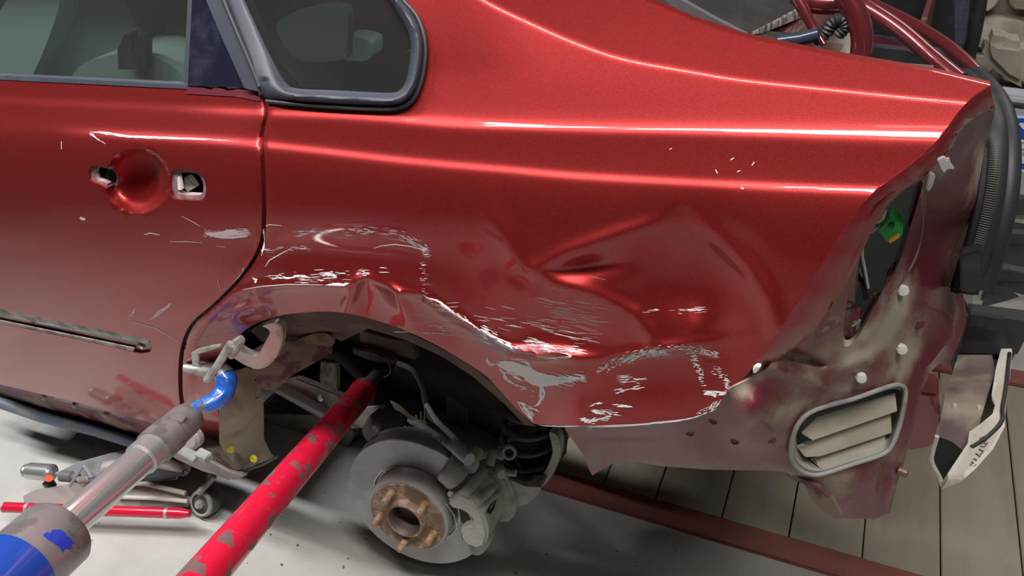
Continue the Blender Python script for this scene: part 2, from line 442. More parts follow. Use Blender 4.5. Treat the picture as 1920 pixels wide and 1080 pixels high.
def dent(px, py):
    """millimetres pushed in (+) or out (-)"""
    d = 0 * px
    # the arch edge rolled under below the ridge
    ds, sg = dist_line(px, py, RIDGE)
    fade = sstep(1090, 1000, px) * sstep(330, 380, px)
    below = np.where(sg > 0, ds, 0)
    d += fade * 34 * (1 - np.exp(-below / 55.))
    d += fade * 3.5 * np.exp(-(ds / 9.) ** 2) * -1
    d += 9 * gau(px, py, 700, 572, 26, 40, 20) - 7 * gau(px, py, 655, 560, 12, 45, 25) - 8 * gau(px, py, 752, 572, 12, 40, -28)
    d += 7 * gau(px, py, 830, 610, 45, 22, 35) - 5 * gau(px, py, 450, 585, 30, 14, -30) + 6 * gau(px, py, 470, 590, 26, 9, -8)
    # long shallow hollow over the arch, and its roll
    d += 10 * gau(px, py, 650, 475, 190, 42, 3)
    d += 7 * gau(px, py, 880, 520, 60, 85, -25) - 5 * gau(px, py, 960, 470, 22, 80, -28)
    d += 4 * gau(px, py, 975, 520, 30, 16, 40)
    # the big kink behind the wheel
    r1 = [(1278, 396), (1240, 415), (1160, 440), (1060, 475), (1005, 505), (1040, 530), (1120, 555), (1190, 590), (1225, 640)]
    d1, s1 = dist_line(px, py, r1)
    d += 22 * gau(px, py, 1300, 520, 105, 95, 30, 1.3)
    ap = 1 - np.exp(-((px - 1279) ** 2 + (py - 396) ** 2) / 55. ** 2)
    d += -5 * np.exp(-(d1 / 17.) ** 2) * ap
    r2 = [(1278, 396), (1330, 435), (1400, 500), (1440, 560), (1455, 610)]
    d2, s2 = dist_line(px, py, r2)
    d += -6 * np.exp(-(d2 / 20.) ** 2) * ap
    d += 9 * gau(px, py, 1110, 500, 60, 20, -8)
    d += 12 * gau(px, py, 1060, 620, 90, 40, 12) - 9 * gau(px, py, 1030, 665, 70, 12, 6)
    d += 10 * gau(px, py, 1230, 700, 120, 55, -8) - 6 * gau(px, py, 1230, 655, 110, 12, -8)
    d += 6 * gau(px, py, 1350, 640, 40, 50, 20) - 5 * gau(px, py, 1300, 620, 20, 40, 0)
    d += 5 * gau(px, py, 1080, 740, 50, 30, -30)
    # bottom edges roll in
    # door handle bowl
    rr = np.hypot((px - 258) / 62., (py - 339) / 61.)
    d += 32 * np.clip(1 - rr ** 2, 0, 1) ** .75 * sstep(1.02, .9, rr)
    # door shut face roll
    ga = np.interp(py, [180, 215, 250, 265, 330, 400, 450, 490, 530, 570, 600, 635, 680, 740, 900], [492, 495, 488, 487, 491, 493, 489, 471, 441, 401, 367, 346, 338, 338, 345])
    g = np.abs(px - ga - 4); d += 3.0 * np.exp(-(g / 6.) ** 2) * (py > 150) * (py < 800)
    # gentle hand-made waviness
    d += 1.0 * np.sin(px / 71. + 1.3 * np.sin(py / 90.)) * np.sin(py / 53. + 1) * sstep(380, 470, py)
    d += .5 * np.sin(px / 33. + py / 41.) * sstep(420, 520, py) * sstep(450, 560, px)
    return d * .001
def body(px, py, off=0.0):
    px = np.asarray(px, float); py = np.asarray(py, float)
    t = tfield(px, py); d = ray(px, py)
    t = t + (dent(px, py) - off) / d[..., 1]
    return CAM + d * t[..., None]
def bodyf(off=0.0): return lambda a, b: body(a, b, off)
def ydepth(f): return lambda a, b: Py(a, b, f(a, b))
def yat(px, py, off=0): return float(body(np.array([px]), np.array([py]), off)[0][1])

CAR = tag(empty('car'), 'damaged dark red metallic saloon car, left rear quarter with wheel and bumper removed', 'car')
# ---- door
gapx = [(490, 178), (495, 212), (488, 246), (486, 266), (490, 330), (491, 400), (487, 452), (469, 491), (438, 531), (398, 571), (362, 602), (343, 636), (335, 680), (335, 735), (342, 790), (346, 838)]
gapc = [tuple(p) for p in cat(gapx, 5)]
door_out = gapc[:-4] + [(330, 806), (270, 789), (130, 751), (-30, 714), (-30, 146), (200, 160), (350, 166), (420, 172)]
H1 = [tuple(p) for p in cat([(166, 322), (175, 311), (195, 313), (213, 317), (222, 335), (218, 351), (204, 355), (186, 346), (170, 339)], 4, True)]
H2 = [tuple(p) for p in cat([(322, 322), (345, 318), (370, 323), (383, 338), (386, 360), (378, 375), (350, 375), (324, 371), (319, 345)], 4, True)]
MOLD = [(-30, 573), (150, 610), (270, 634), (283, 640), (286, 650), (280, 661), (262, 663), (130, 633), (-30, 600)]
scuffdoor = blobs([(430, 437, 45, 6, 2, .45), (440, 590, 60, 40, 0, .25), (300, 600, 30, 20, 0, .15), (190, 290, 30, 20, 0, .1)])
DOOR = patch('rear_door', door_out, bodyf(), PAINT, CAR, holes=[H1, H2, MOLD], step=7, lip=.012, attrs={'scuff': scuffdoor})
# handle recess rims
for k, (H, nm) in enumerate(((H1, 'handle_opening'), (H2, 'lock_opening'))):
    c = np.mean(H, 0)
    inner = [tuple(c + (np.array(p) - c) * .74) for p in H]
    o = patch(nm, H, lambda a, b, c=c, H=H: body(a, b, 0) + np.stack([0 * a, .004 + 0 * a, 0 * a], -1), mat('opening_rim', (.42, .36, .36), .6, .3, col2=(.30, .17, .19), scale=60), DOOR, holes=[inner], step=4, lip=.008)
    back = patch('handle_cavity', H, lambda a, b: body(a, b, -.045), BLACKP, DOOR, step=8)
# lock hardware glimpsed in the holes
q0 = body([181, 331, 357, 363], [329, 345, 345, 352], -.008)
box('latch_lever', q0[0], (.010, .008, .012), STEEL, DOOR, bevel=.002)
slab('white_gasket', [body(x, y, -.004) for x, y in ((322, 330), (336, 331), (340, 357), (330, 358), (322, 345))], (0, .006, 0), WHITE, DOOR, .001)
slab('lock_plate', [body(x, y, -.012) for x, y in ((345, 332), (352, 333), (366, 352), (352, 362), (342, 350))], (0, .01, 0), JACKG, DOOR, .001)
# moulding channel
o = patch('moulding_channel', MOLD, bodyf(-.006), paint_mat('channel_paint', (.20, .03, .04), (.4, .3, .3), .4), DOOR, step=7, lip=0, attrs={'scuff': blobs([(230, 640, 60, 20, 10, .3)])})
def strip(name, a, b, wid, off, m, parent, n=16, thick=.003, f=None):
    a = np.array(a, float); b = np.array(b, float); t = (b - a) / np.linalg.norm(b - a); nn = np.array([-t[1], t[0]])
    L = [a + (b - a) * i / n for i in range(n + 1)]
    pl = [tuple(p - nn * wid / 2) for p in L] + [tuple(p + nn * wid / 2) for p in L[::-1]]
    return patch(name, pl, bodyf(off) if f is None else f, m, parent, step=max(4, wid * .6), lip=thick)
strip('adhesive_strip', (-30, 579), (278, 640), 11, -.001, PRIMER, DOOR)
strip('adhesive_strip', (-30, 599), (250, 657), 9, -.001, PRIMER, DOOR)
for (x, y) in ((61, 603), (262, 645)):
    lathe('clip_hole', [(.0045, 0), (.0045, .001), (0, .001)], body(x, y, -.0055), (0, -1, .1), BLACKP, DOOR, 14)
lathe('clip_remnant', [(.004, 0), (.004, .003), (0, .003)], body(267, 650, -.005), (0, -1, .1), WHITE, DOOR, 12)
# belt rail and clips under the pillar trim
strip('belt_rail', (-30, 144), (352, 163), 8, .001, SEAL, DOOR, thick=.01)
patch('clip_rail', [(350, 163), (380, 165), (392, 170), (402, 165), (415, 166), (424, 172), (445, 168), (484, 173), (488, 184), (486, 190), (440, 181), (350, 176)], bodyf(.001), PAINT_IN, DOOR, step=5, lip=.008)
# ---- quarter panel
arch = [tuple(p) for p in cat([(414, 838), (411, 790), (407, 750), (412, 705), (430, 655), (462, 617), (515, 594), (580, 585), (640, 586), (700, 599), (760, 620), (820, 648), (870, 677), (910, 704), (940, 735), (970, 768), (1002, 795)], 4)]
bottom = [tuple(p) for p in cat([(1002, 795), (1060, 798), (1150, 797), (1240, 791), (1300, 782), (1333, 768), (1352, 750), (1372, 732), (1408, 694), (1440, 652), (1480, 590), (1520, 530), (1562, 462), (1602, 402), (1640, 358)], 4)]
tail = [(1640, 358), (1668, 338), (1700, 314), (1735, 285), (1760, 260), (1785, 226), (1812, 193), (1857, 160)]
topq = [(1750, 134), (1620, 112), (1530, 96), (1400, 69), (1300, 36), (1215, 0), (1150, -30)]
winq = [(728, -30), (762, 5), (784, 38), (795, 75), (795, 115), (786, 160), (772, 188), (748, 202), (700, 205), (600, 200), (499, 191)]
gapq = [(x + 8, y) for x, y in gapx]
gapq = [tuple(p) for p in cat([(498, 193), (502, 212), (495, 248)] + gapq[3:], 5)][::-1]
q_out = arch[::1] + bottom[1:] + tail[1:] + topq + [tuple(p) for p in winq] + gapq[::-1]
scq = blobs([(640, 440, 110, 12, 2, .55), (780, 470, 40, 14, 20, .45), (560, 470, 60, 10, -8, .35), (500, 500, 40, 40, 0, .25), (600, 520, 90, 9, 0, .5),
             (800, 530, 14, 60, 0, .35), (790, 600, 60, 30, 20, .5), (900, 630, 60, 14, 30, .6), (930, 650, 40, 12, 30, .5), (1010, 655, 70, 10, 6, .6),
             (1060, 570, 80, 45, 10, .35), (1080, 600, 60, 14, 6, .3), (440, 590, 70, 25, -20, .35), (380, 680, 30, 40, 0, .35), (1250, 670, 110, 14, -6, .35), (1340, 700, 22, 40, 0, .35)])
QP = patch('quarter_panel', q_out, bodyf(), PAINT, CAR, step=5.0, lip=.010, attrs={'scuff': scq})
# ---- scrapes: real flecks of torn paint, a fraction of a millimetre proud
def split(items, r=random.Random(17)):
    """wide smears break up into many fine jagged strokes"""
    out = []
    for pts, wd in items:
        mw = wd if np.isscalar(wd) else max(wd)
        if mw < 2.4: out.append((pts, wd)); continue
        c = np.array(cat(pts, 6)); n = len(c)
        W_ = np.full(n, mw) * np.sin(np.pi * (np.arange(n) + 1.5) / (n + 2)) ** .5 if np.isscalar(wd) else np.interp(np.linspace(0, 1, n), np.linspace(0, 1, len(wd)), wd)
        t = np.gradient(c, axis=0); t /= np.linalg.norm(t, axis=1)[:, None] + 1e-9; nn = np.stack([-t[:, 1], t[:, 0]], -1)
        for _ in range(int(mw * 3.3) + 4):
            L = max(3, int(n * r.uniform(.15, .5))); i = r.randrange(0, max(1, n - L + 1)); sl = slice(i, i + L)
            o = r.uniform(-.5, .5); p = c[sl] + nn[sl] * (W_[sl] * o)[:, None] + np.array([[r.gauss(0, .5), r.gauss(0, .4)] for _ in range(len(c[sl]))])
            out.append((p, r.uniform(.9, 1.3 + mw * .17)))
    return out
def scrapes(name, items, m, parent, off=.0005):
    verts = []; faces = []
    for pts, wd in split(items):
        pts = np.array(pts, float); n = len(pts)
        t = np.gradient(pts, axis=0); t /= np.linalg.norm(t, axis=1)[:, None] + 1e-9
        nn = np.stack([-t[:, 1], t[:, 0]], -1)
        wv = np.array(wd if not np.isscalar(wd) else [wd * math.sin(math.pi * (i + .6) / (n + .2)) for i in range(n)])[:, None]
        a = pts - nn * wv / 2; b = pts + nn * wv / 2
        A = body(a[:, 0], a[:, 1], off); B = body(b[:, 0], b[:, 1], off); k = len(verts)
        for i in range(n): verts += [A[i].tolist(), B[i].tolist()]
        for i in range(n - 1): faces.append((k + 2 * i, k + 2 * i + 1, k + 2 * i + 3, k + 2 * i + 2))
    me = bpy.data.meshes.new(name); me.from_pydata(verts, [], faces); me.update()
    o = link(name, me, m, parent); o['kind'] = 'stuff'; return o
rnd = random.Random(7)
def streaks(path, spread, n, ln, wd, ang=None, r=rnd):
    """short strokes scattered along a path"""
    P = cat(path, 8); out = []
    for _ in range(n):
        i = r.randrange(len(P) - 1); p = P[i]; t = P[i + 1] - P[i]
        a = math.atan2(t[1], t[0]) if ang is None else math.radians(ang)
        a += r.gauss(0, .05); L = ln * r.uniform(.3, 1.3)
        c = p + np.array([r.gauss(0, 3), r.gauss(0, spread)])
        d = np.array([math.cos(a), math.sin(a)]); nn = np.array([-d[1], d[0]]); b = r.gauss(0, .018) * L
        out.append(([c - d * L / 2, c - d * L / 6 + nn * b, c + d * L / 6 + nn * b * .6, c + d * L / 2], wd * .8 * r.uniform(.3, 1.3)))
    return out
W = []
W += streaks([(560, 437), (620, 432), (700, 434), (760, 446), (800, 468)], 3.5, 110, 16, 1.1)
W += [([(700, 466), (715, 461), (740, 458), (770, 462), (798, 470)], 2)]
W += streaks([(790, 466), (800, 470), (793, 500), (795, 545)], 3, 50, 8, 1.1, 0)
W += streaks([(500, 520), (580, 522), (640, 515), (730, 508)], 5, 60, 16, 1.3, 0)
W += [([(606, 534), (620, 533), (640, 534), (656, 532)], 5), ([(522, 515), (540, 521), (560, 517), (582, 521)], 4), ([(605, 518), (620, 514), (632, 519)], 6)]
W += [([(455, 543), (490, 537), (540, 533), (605, 534)], 1.8), ([(510, 524), (520, 520), (530, 521), (550, 520)], 3)]
W += streaks([(500, 470), (550, 464), (580, 468)], 2, 24, 14, 1.0, 2)
W += [([(497, 500), (505, 488), (530, 474), (545, 466)], 1.5), ([(498, 424), (505, 421), (528, 423)], 1.4), ([(494, 430), (495, 460), (490, 480)], 2.5), ([(470, 520), (480, 525), (478, 531)], 4)]
W += [([(790, 553), (805, 560), (822, 565), (850, 586), (875, 602), (905, 622)], 3.2)]
W += streaks([(800, 560), (850, 587), (905, 622)], 2, 50, 7, 1.6)
W += streaks([(790, 590), (830, 600), (860, 596)], 16, 40, 18, 1.0, 0)
W += streaks([(735, 622), (800, 625), (870, 628), (940, 632)], 1.5, 26, 22, .9)
W += streaks([(370, 640), (420, 622), (460, 606)], 2, 14, 16, .9)
W += streaks([(905, 625), (930, 635), (965, 655)], 6, 60, 16, 2.2, 25)
W += streaks([(1020, 575), (1080, 590), (1130, 600)], 22, 60, 34, .6, 10)
W += streaks([(900, 595), (1000, 610), (1120, 625)], 12, 50, 26, .8, 10)
W += [([(1000, 666), (1030, 671), (1070, 668), (1050, 660)], 3), ([(1040, 626), (1070, 632), (1096, 637)], 1.4)]
W += streaks([(990, 640), (1040, 652), (1095, 660)], 4, 90, 16, 1.0, 10)
# the chalk-white smear
W += [([(914, 671), (916, 680), (926, 684)], 6), ([(922, 680), (960, 688), (985, 698), (1005, 710), (1040, 714), (1085, 709)], [6, 14, 20, 26, 16, 3]), ([(930, 680), (965, 684), (1000, 700), (1030, 712)], [4, 10, 14, 8]),
      ([(935, 684), (960, 702), (980, 715)], [5, 6, 3]), ([(938, 690), (950, 710), (965, 720)], [4, 6, 3]), ([(957, 672), (985, 678), (1000, 695)], 4),
      ([(975, 690), (1000, 705), (1015, 725), (1012, 745)], [4, 10, 7, 2]), ([(1005, 712), (1018, 735), (1012, 755), (1000, 762)], [3, 7, 6, 2])]
W += streaks([(950, 690), (1010, 712), (1060, 712), (1095, 708)], 5, 90, 18, 2.2, 14)
W += streaks([(960, 715), (985, 730), (1002, 740)], 3, 20, 8, 2.2, 20)
W += [([(970, 752), (990, 762), (1012, 772)], 3.5), ([(978, 758), (990, 775), (1000, 788)], 5), ([(970, 754), (980, 768), (1000, 792)], 2)]
W += streaks([(985, 765), (998, 780)], 4, 20, 12, 1.6, 30)
# second smear
W += streaks([(1120, 695), (1165, 678), (1200, 665), (1260, 660), (1350, 662)], 5, 260, 7, 1.2)
W += streaks([(1170, 678), (1210, 663), (1250, 660)], 3.5, 120, 10, 1.7)
W += streaks([(1255, 652), (1300, 655), (1350, 664)], 3, 80, 6, 1.5)
W += streaks([(1295, 660), (1310, 690), (1318, 720)], 4, 60, 7, 2.0, 0)
W += streaks([(1340, 690), (1362, 710), (1364, 730)], 4, 50, 6, 1.6, 0)
W += [([(1320, 737), (1340, 738), (1366, 738)], 7), ([(1318, 733), (1345, 734), (1362, 736)], 2), ([(1338, 742), (1342, 744)], 4)]
W += streaks([(1160, 715), (1210, 712)], 4, 22, 18, 1.5, -6); W += streaks([(1155, 732), (1210, 727)], 2, 18, 16, 1.6, -8)
W += [([(1105, 762), (1118, 757), (1130, 755)], 3), ([(1148, 759), (1165, 761), (1185, 763)], 4)]
W += streaks([(1110, 770), (1130, 774), (1160, 776)], 3, 36, 12, 1.8, 8); W += streaks([(1092, 786), (1110, 788), (1142, 783)], 2.5, 46, 9, 2.4, -10)
W += streaks([(1310, 775), (1335, 765), (1350, 750)], 3, 40, 9, 1.6)
W += [([(1000, 796), (1060, 799.5), (1150, 798.5), (1240, 792), (1300, 783), (1333, 769)], 2.6)]
W += streaks([(1210, 585), (1290, 582), (1320, 580)], 2, 30, 18, .7, -2)
W += [([(1345, 325), (1342, 318)], 2), ([(1370, 300), (1376, 296)], 2), ([(1382, 322), (1388, 320)], 2), ([(1410, 310), (1414, 304)], 2), ([(1390, 354), (1394, 352)], 3), ([(1255, 280), (1260, 278)], 1.5)]
scrapes('paint_scrapes', W, SCR, QP)
Wd = []
Wd += [([(385, 437), (400, 440), (420, 440), (445, 438), (474, 437)], [1, 6, 14, 18, 16]), ([(270, 440), (282, 437), (300, 441)], 2), ([(170, 247), (200, 249), (240, 256), (300, 258), (380, 261), (484, 268)], [1, 6, 4, 3, 2, 2]),  # scuffs, plus one long stroke painting the highlight along the door crease
       ([(236, 600), (248, 590), (254, 578)], 3), ([(278, 602), (296, 588), (310, 578), (322, 568)], [2, 6, 3, 1]), ([(248, 603), (290, 615), (336, 640)], 1.8),
       ([(150, 408), (160, 412)], 5), ([(318, 453), (350, 453), (378, 455)], 1.2), ([(115, 265), (115, 280)], 1.5), ([(406, 462), (422, 463)], 1), ([(408, 525), (412, 545), (425, 540)], 1), ([(340, 405), (365, 418), (375, 424)], 1.2),
       ([(166, 246), (178, 257), (197, 270)], [2, 3, 2])]
for i in range(28):
    x = 386 + i * 3; Wd.append(([(x, 434 - rnd.random() * 5), (x - 4, 442 + rnd.random() * 4)], 1.2))
scrapes('paint_scrapes', Wd, mat('pale_scuff_and_glint', (.66, .52, .56), .5), DOOR)
# turned lamp flange, the rear return of the quarter panel
outer = [(1857, 160), (1812, 193), (1785, 226), (1760, 260), (1735, 285), (1700, 314), (1668, 338), (1640, 358), (1602, 402), (1562, 462), (1520, 530), (1480, 590), (1440, 652), (1412, 690)]
inner = [(1864, 203), (1836, 216), (1812, 232), (1794, 254), (1780, 283), (1752, 320), (1712, 348), (1672, 380), (1637, 432), (1600, 505), (1556, 580), (1515, 632), (1470, 668), (1428, 702)]
fl_ctrl = []
for a, b in zip(outer, inner):
    ya = yat(*a); fl_ctrl += [(a[0], a[1], ya), ((a[0] + b[0]) / 2, (a[1] + b[1]) / 2, ya + .004), (b[0], b[1], ya + .020)]
FLf = ydepth(tps(fl_ctrl))
patch('lamp_flange', [tuple(p) for p in cat(outer, 4)] + [tuple(p) for p in cat(inner[::-1], 4)], FLf, paint_mat('flange_paint', (.26, .022, .03), (.4, .3, .3), .5, .4), QP, step=7, lip=.008, attrs={'scuff': blobs([(1500, 590, 60, 40, -50, .1)])})
# ---- door shut gap: dark jamb behind the joint
gl = [(x - 6, y) for x, y in gapx] + [(x + 14, y) for x, y in gapx[::-1]]
patch('door_jamb', gl, bodyf(-.016), RUB, CAR, step=8)
# ---- sill below the door
patch('sill', [(-30, 712), (130, 749), (270, 787), (345, 812), (352, 848), (300, 844), (265, 837), (130, 797), (-30, 750)], bodyf(-.014), PAINT_IN, CAR, step=8, attrs={'dust': blobs([(0, 735, 120, 10, 15, .5), (200, 790, 90, 10, 15, .3)])}, lip=.02)
for x, y in ((83, 745), (140, 760), (199, 778)):
    lathe('clip', [(.007, 0), (.007, .004), (.003, .006), (0, .006)], body(x, y, -.012), (0, -1, .2), CLIPG, CAR, 12)
cov = [Py(x, y, yat(min(x, 330), y - 14, 0) - .004) for x, y in ((-40, 741), (0, 755), (80, 782), (180, 808), (262, 834), (300, 850), (340, 870))]
tube('sill_cover', cov, [.014, .014, .014, .013, .013, .010, .006], mat('blue_grey_sill_trim', (.10, .125, .165), .45, col2=(.16, .17, .18), scale=8), CAR, 14)
bmu = bmesh.new(); us = [(bmu.verts.new((c[0], c[1] + .004, c[2] - .008)), bmu.verts.new((c[0], .17, c[2] - .016))) for c in cov[:-1]]
for a_, b_ in zip(us[:-1], us[1:]): bmu.faces.new((a_[0], b_[0], b_[1], a_[1]))
from_bm('sill_underside_shade', bmu, BLACKP, CAR, False)  # unseen strip added so the floor under the sill falls in shade
# underside of the sill and hanging pinch flange by the arch
slab('sill_end_bracket', [Py(x, y, .05) for x, y in ((300, 838), (352, 842), (430, 884), (462, 892), (440, 902), (380, 885), (330, 862))], (0, .05, 0), JACKG, CAR, .003)
patch('sill_tip', [(345, 836), (380, 842), (414, 838), (440, 850), (452, 880), (430, 886), (370, 862)], ydepth(lambda a, b: .055 + 0 * a), MARDUST, CAR, step=8, lip=.01)
lathe('sill_plug', [(.0, .0), (.016, .0), (.022, -.008), (.022, -.02), (0, -.02)], Py(352, 826, -.012), (.2, -1, .4), mat('plug_pink_grey', (.42, .36, .36), .5), CAR, 20)
box('jack_point_pad', Py(348, 848, .02), (.06, .02, .012), GALV, CAR, Matrix.Rotation(.35, 3, 'Y'))
box('jack_point_pad', Py(382, 855, .03), (.03, .02, .02), CLIPG, CAR, Matrix.Rotation(.2, 3, 'Y'))

# ---- rear door glass, pillar trim, quarter glass and its seal
dg = patch('door_glass', [(-30, -40), (364, -40), (352, 160), (-30, 141)], bodyf(-.012), GLASS, DOOR, step=24)
patch('glass_run', [(354, -40), (362, -40), (352, 163), (344, 162)], bodyf(-.002), SEAL, DOOR, step=8, lip=.006)
patch('pillar_cover', [(364, -40), (380, -15), (408, 50), (458, 164), (352, 161)], bodyf(.002), NAVY, DOOR, step=8, lip=.008)
patch('pillar_trim', [(370, -40), (405, -40), (440, 50), (474, 130), (487, 166), (487, 172), (458, 165), (420, 80), (384, -5)], bodyf(.007), SEAL, DOOR, step=7, lip=.01)
tube('weather_bead', [body(x, y, .010) for x, y in ((404, -40), (437, 40), (472, 122), (488, 164))], .0035, RUB, DOOR, 8)
wout = [tuple(p) for p in cat([(728, -40), (750, -5), (778, 30), (793, 70), (794, 112), (786, 155), (772, 184), (748, 198), (704, 200), (600, 195), (500, 187)], 4)]
win_ = [tuple(p) for p in cat([(700, -40), (722, -14), (748, 28), (766, 62), (770, 92), (764, 140), (756, 162), (742, 174), (715, 176), (620, 171), (556, 168), (530, 155), (500, 100), (472, 40), (440, -30)], 4)]
seal_out = wout + [(497, 187), (490, 170), (470, 120), (430, 30), (402, -40)]
def sealf(a, b):
    do, _ = dist_line(a, b, wout); di, _ = dist_line(a, b, win_)
    wv = do / (do + di + 1e-6)
    return body(a, b, .001 + .011 * np.sin(np.pi * np.clip(wv, 0, 1)) ** .8)
QW = patch('quarter_window', win_ + [(700, -40)], bodyf(-.002), GLASS, CAR, step=20)
patch('window_seal', seal_out + [(440, -40)] + [win_[-1]] + win_[::-1][1:], sealf, SEAL, QW, step=5, lip=.01)
tube('seal_edge', [body(x, y, .003) for x, y in cat([(728, -40), (752, -3), (781, 30), (796, 72), (797, 115), (788, 160), (772, 190), (745, 203), (700, 204), (600, 199), (500, 190)], 3)], .0028, RUB, QW, 8)
# dark frit band and cabin seen through the glass
def flat(name, pts, y, m, parent, thick=.03, sm_=True, step=20):
    pl = [tuple(p) for p in cat(pts, 4, True)] if sm_ else pts
    return patch(name, pl, ydepth(lambda a, b: y + 0 * a), m, parent, step=step, lip=thick)
CAB = mat('dark_cabin_cloth', (.045, .055, .055), .9)
flat('window_frit', [(402, -60), (440, -60), (480, 20), (520, 110), (555, 150), (560, 200), (480, 180), (440, 90)], .30, BLACKP, QW, .004, False)
flat('cabin_side', [(330, -80), (560, -80), (640, 170), (800, 240), (820, 330), (360, 330), (300, 100)], .62, CAB, CAR, .02, False, 40)
flat('seat_back', [(-120, -140), (60, -150), (190, -60), (250, 40), (275, 150), (240, 260), (-120, 260)], .62, CLOTH, CAR, .18)
flat('seat_bolster', [(60, -40), (110, -10), (95, 60), (50, 160), (0, 200), (-30, 130), (0, 20)], .56, mat('bolster_cloth', (.32, .40, .36), .85), CAR, .06)
flat('seat_cushion', [(140, 135), (200, 105), (270, 100), (330, 130), (360, 180), (340, 240), (120, 240)], .50, CLOTH, CAR, .2)
flat('belt_buckle', [(220, 95), (232, 65), (245, 62), (248, 100), (262, 66), (272, 64), (272, 130), (222, 130)], .47, BLACKP, CAR, .02, False, 10)
flat('rear_shelf', [(535, 30), (610, 10), (650, 20), (650, 90), (640, 112), (560, 112), (520, 60)], .55, CAB, CAR, .02)
flat('far_window_reflection', [(630, 78), (655, 68), (690, 76), (694, 95), (688, 113), (650, 113), (634, 100)], .70, PALEGREEN, CAR, .05)  # pale solid piece stands in for light reflected by the far window
flat('far_seat_top', [(566, 108), (585, 94), (604, 108), (608, 112)], .70, PALEGREEN, CAR, .05)
flat('pillar_lining', [(395, -60), (440, -60), (560, 300), (520, 300), (440, 150)], .40, CAB, CAR, .02, False)
# cabin shell out of view: roof, far side and floor keep the inside dark
def quad(name, pts, m, parent):
    me = bpy.data.meshes.new(name); me.from_pydata([tuple(map(float, p)) for p in pts], [], [tuple(range(len(pts)))]); me.update()
    o = link(name, me, m, parent, False)
    s = o.modifiers.new('thickness', 'SOLIDIFY'); s.thickness = .01
    return o
quad('roof_panel', [(-2.6, .36, 1.40), (-.75, .36, 1.42), (-.55, .6, 1.44), (-.55, 1.2, 1.44), (-.75, 1.45, 1.42), (-2.6, 1.45, 1.40)], PAINT, CAR)
quad('far_side_panel', [(-2.6, 1.7, .4), (.1, 1.7, .4), (.1, 1.65, 1.0), (-2.6, 1.65, 1.0)], PAINT, CAR)
quad('cabin_floor', [(-2.6, .13, .27), (-1.12, .13, .27), (-1.12, .55, .27), (-.85, .75, .3), (-.85, 1.65, .3), (-2.6, 1.65, .27)], CAB, CAR)
quad('rear_bulkhead', [(-.62, .75, .5), (-.62, 1.62, .5), (-.75, 1.6, 1.0), (-.75, .5, 1.0)], CAB, CAR)

quad('trunk_shade_floor', [(-.3, .66, .60), (-.22, .16, .70), (.0, .16, .70), (.08, .4, .70), (.16, 1.5, .60), (-.62, 1.62, .55), (-.62, .70, .55)], CAB, CAR)  # unseen plate added to keep light from passing through to the boards
quad('far_quarter_panel', [(-.6, 1.68, .6), (.05, 1.62, .6), (.05, 1.6, 1.05), (-.6, 1.62, 1.08)], PAINT, CAR)
quad('rear_valance', [(.06, .32, .52), (.14, 1.5, .52), (.12, 1.5, .92), (.04, .36, .92)], PAINT_IN, CAR)
# ---- rear window, shelf edge and gutter
rw = patch('rear_window', [(1190, -40), (1540, -40), (1512, 8), (1462, 36), (1403, 62), (1385, 69), (1300, 38), (1215, 3)], ydepth(tps([(1190, -40, .33), (1540, -40, .95), (1400, 60, .42), (1300, 38, .36), (1500, 10, .72)])), mat('rear_glass', (.018, .022, .032), .08, coat=.5, col2=(.07, .075, .08), scale=5, lo=.5, hi=.8), CAR, step=14, lip=.006, lipvec=(0, 0, -1))
flat('shelf_trim', [(1190, -20), (1260, -10), (1330, 30), (1400, 66), (1300, 44), (1215, 8)], .35, mat('shelf_grey', (.10, .09, .10), .7), CAR, .01, False, 12)
patch('window_reveal', [(1462, 36), (1512, 8), (1530, 0), (1540, 6), (1500, 34), (1430, 62), (1403, 66)], ydepth(lambda a, b: .40 + .003 * (a - 1403) + 0 * b), mat('sealant', (.42, .40, .37), .8, col2=(.1, .1, .1), scale=60), CAR, step=8, lip=.01)
gut = tps([(1385, 70, .38), (1530, 100, .36), (1620, 112, .36), (1540, 0, .8), (1640, 30, .7), (1760, 134, .36), (1450, 60, .5)])
patch('rain_gutter', [(1385, 69), (1430, 60), (1500, 34), (1545, 0), (1620, 0), (1600, 60), (1560, 110), (1530, 99), (1460, 84)], ydepth(lambda a, b: gut(a, b) + .06), PAINT_ARM, CAR, step=10)
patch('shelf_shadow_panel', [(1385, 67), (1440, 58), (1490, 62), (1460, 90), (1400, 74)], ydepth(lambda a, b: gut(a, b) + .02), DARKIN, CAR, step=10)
patch('trunk_insulation', [(1500, 92), (1540, 60), (1580, 52), (1602, 60), (1606, 112), (1560, 106)], ydepth(lambda a, b: .52 + 0 * a), mat('cream_foam', (.62, .59, .52), .9, col2=(.42, .33, .18), scale=18, lo=.55, hi=.7), CAR, step=10)
# trunk hinge tube and corrugated loom
tube('hinge_spring', [Py(x, y, .42) for x, y in ((1460, 78), (1500, 73), (1535, 64))], .0088, mat('blue_black_tube', (.05, .065, .10), .25, .4), CAR, 14)
lp = cat([(1525, 76), (1548, 62), (1560, 42), (1578, 36), (1584, 50), (1570, 66)], 6)
tube('wire_loom', [Py(p[0], p[1], .45) for p in lp], [.0075 + .002 * (i % 2) for i in range(len(lp))], RUB, CAR, 10)
def arm(name, pts, y, r, flat_=(1, 1)):
    c = cat(pts, 6); ys = np.linspace(y[0], y[1], len(c))
    rr = np.interp(np.linspace(0, 1, len(c)), np.linspace(0, 1, len(r)), r)
    return tube(name, [Py(p[0], p[1], q) for p, q in zip(c, ys)], rr, PAINT_ARM, CAR, 18)
arm('trunk_hinge', [(1575, -40), (1588, -5), (1606, 30), (1616, 70), (1612, 125)], (.46, .44), [.0150, .0145, .0138, .0135])
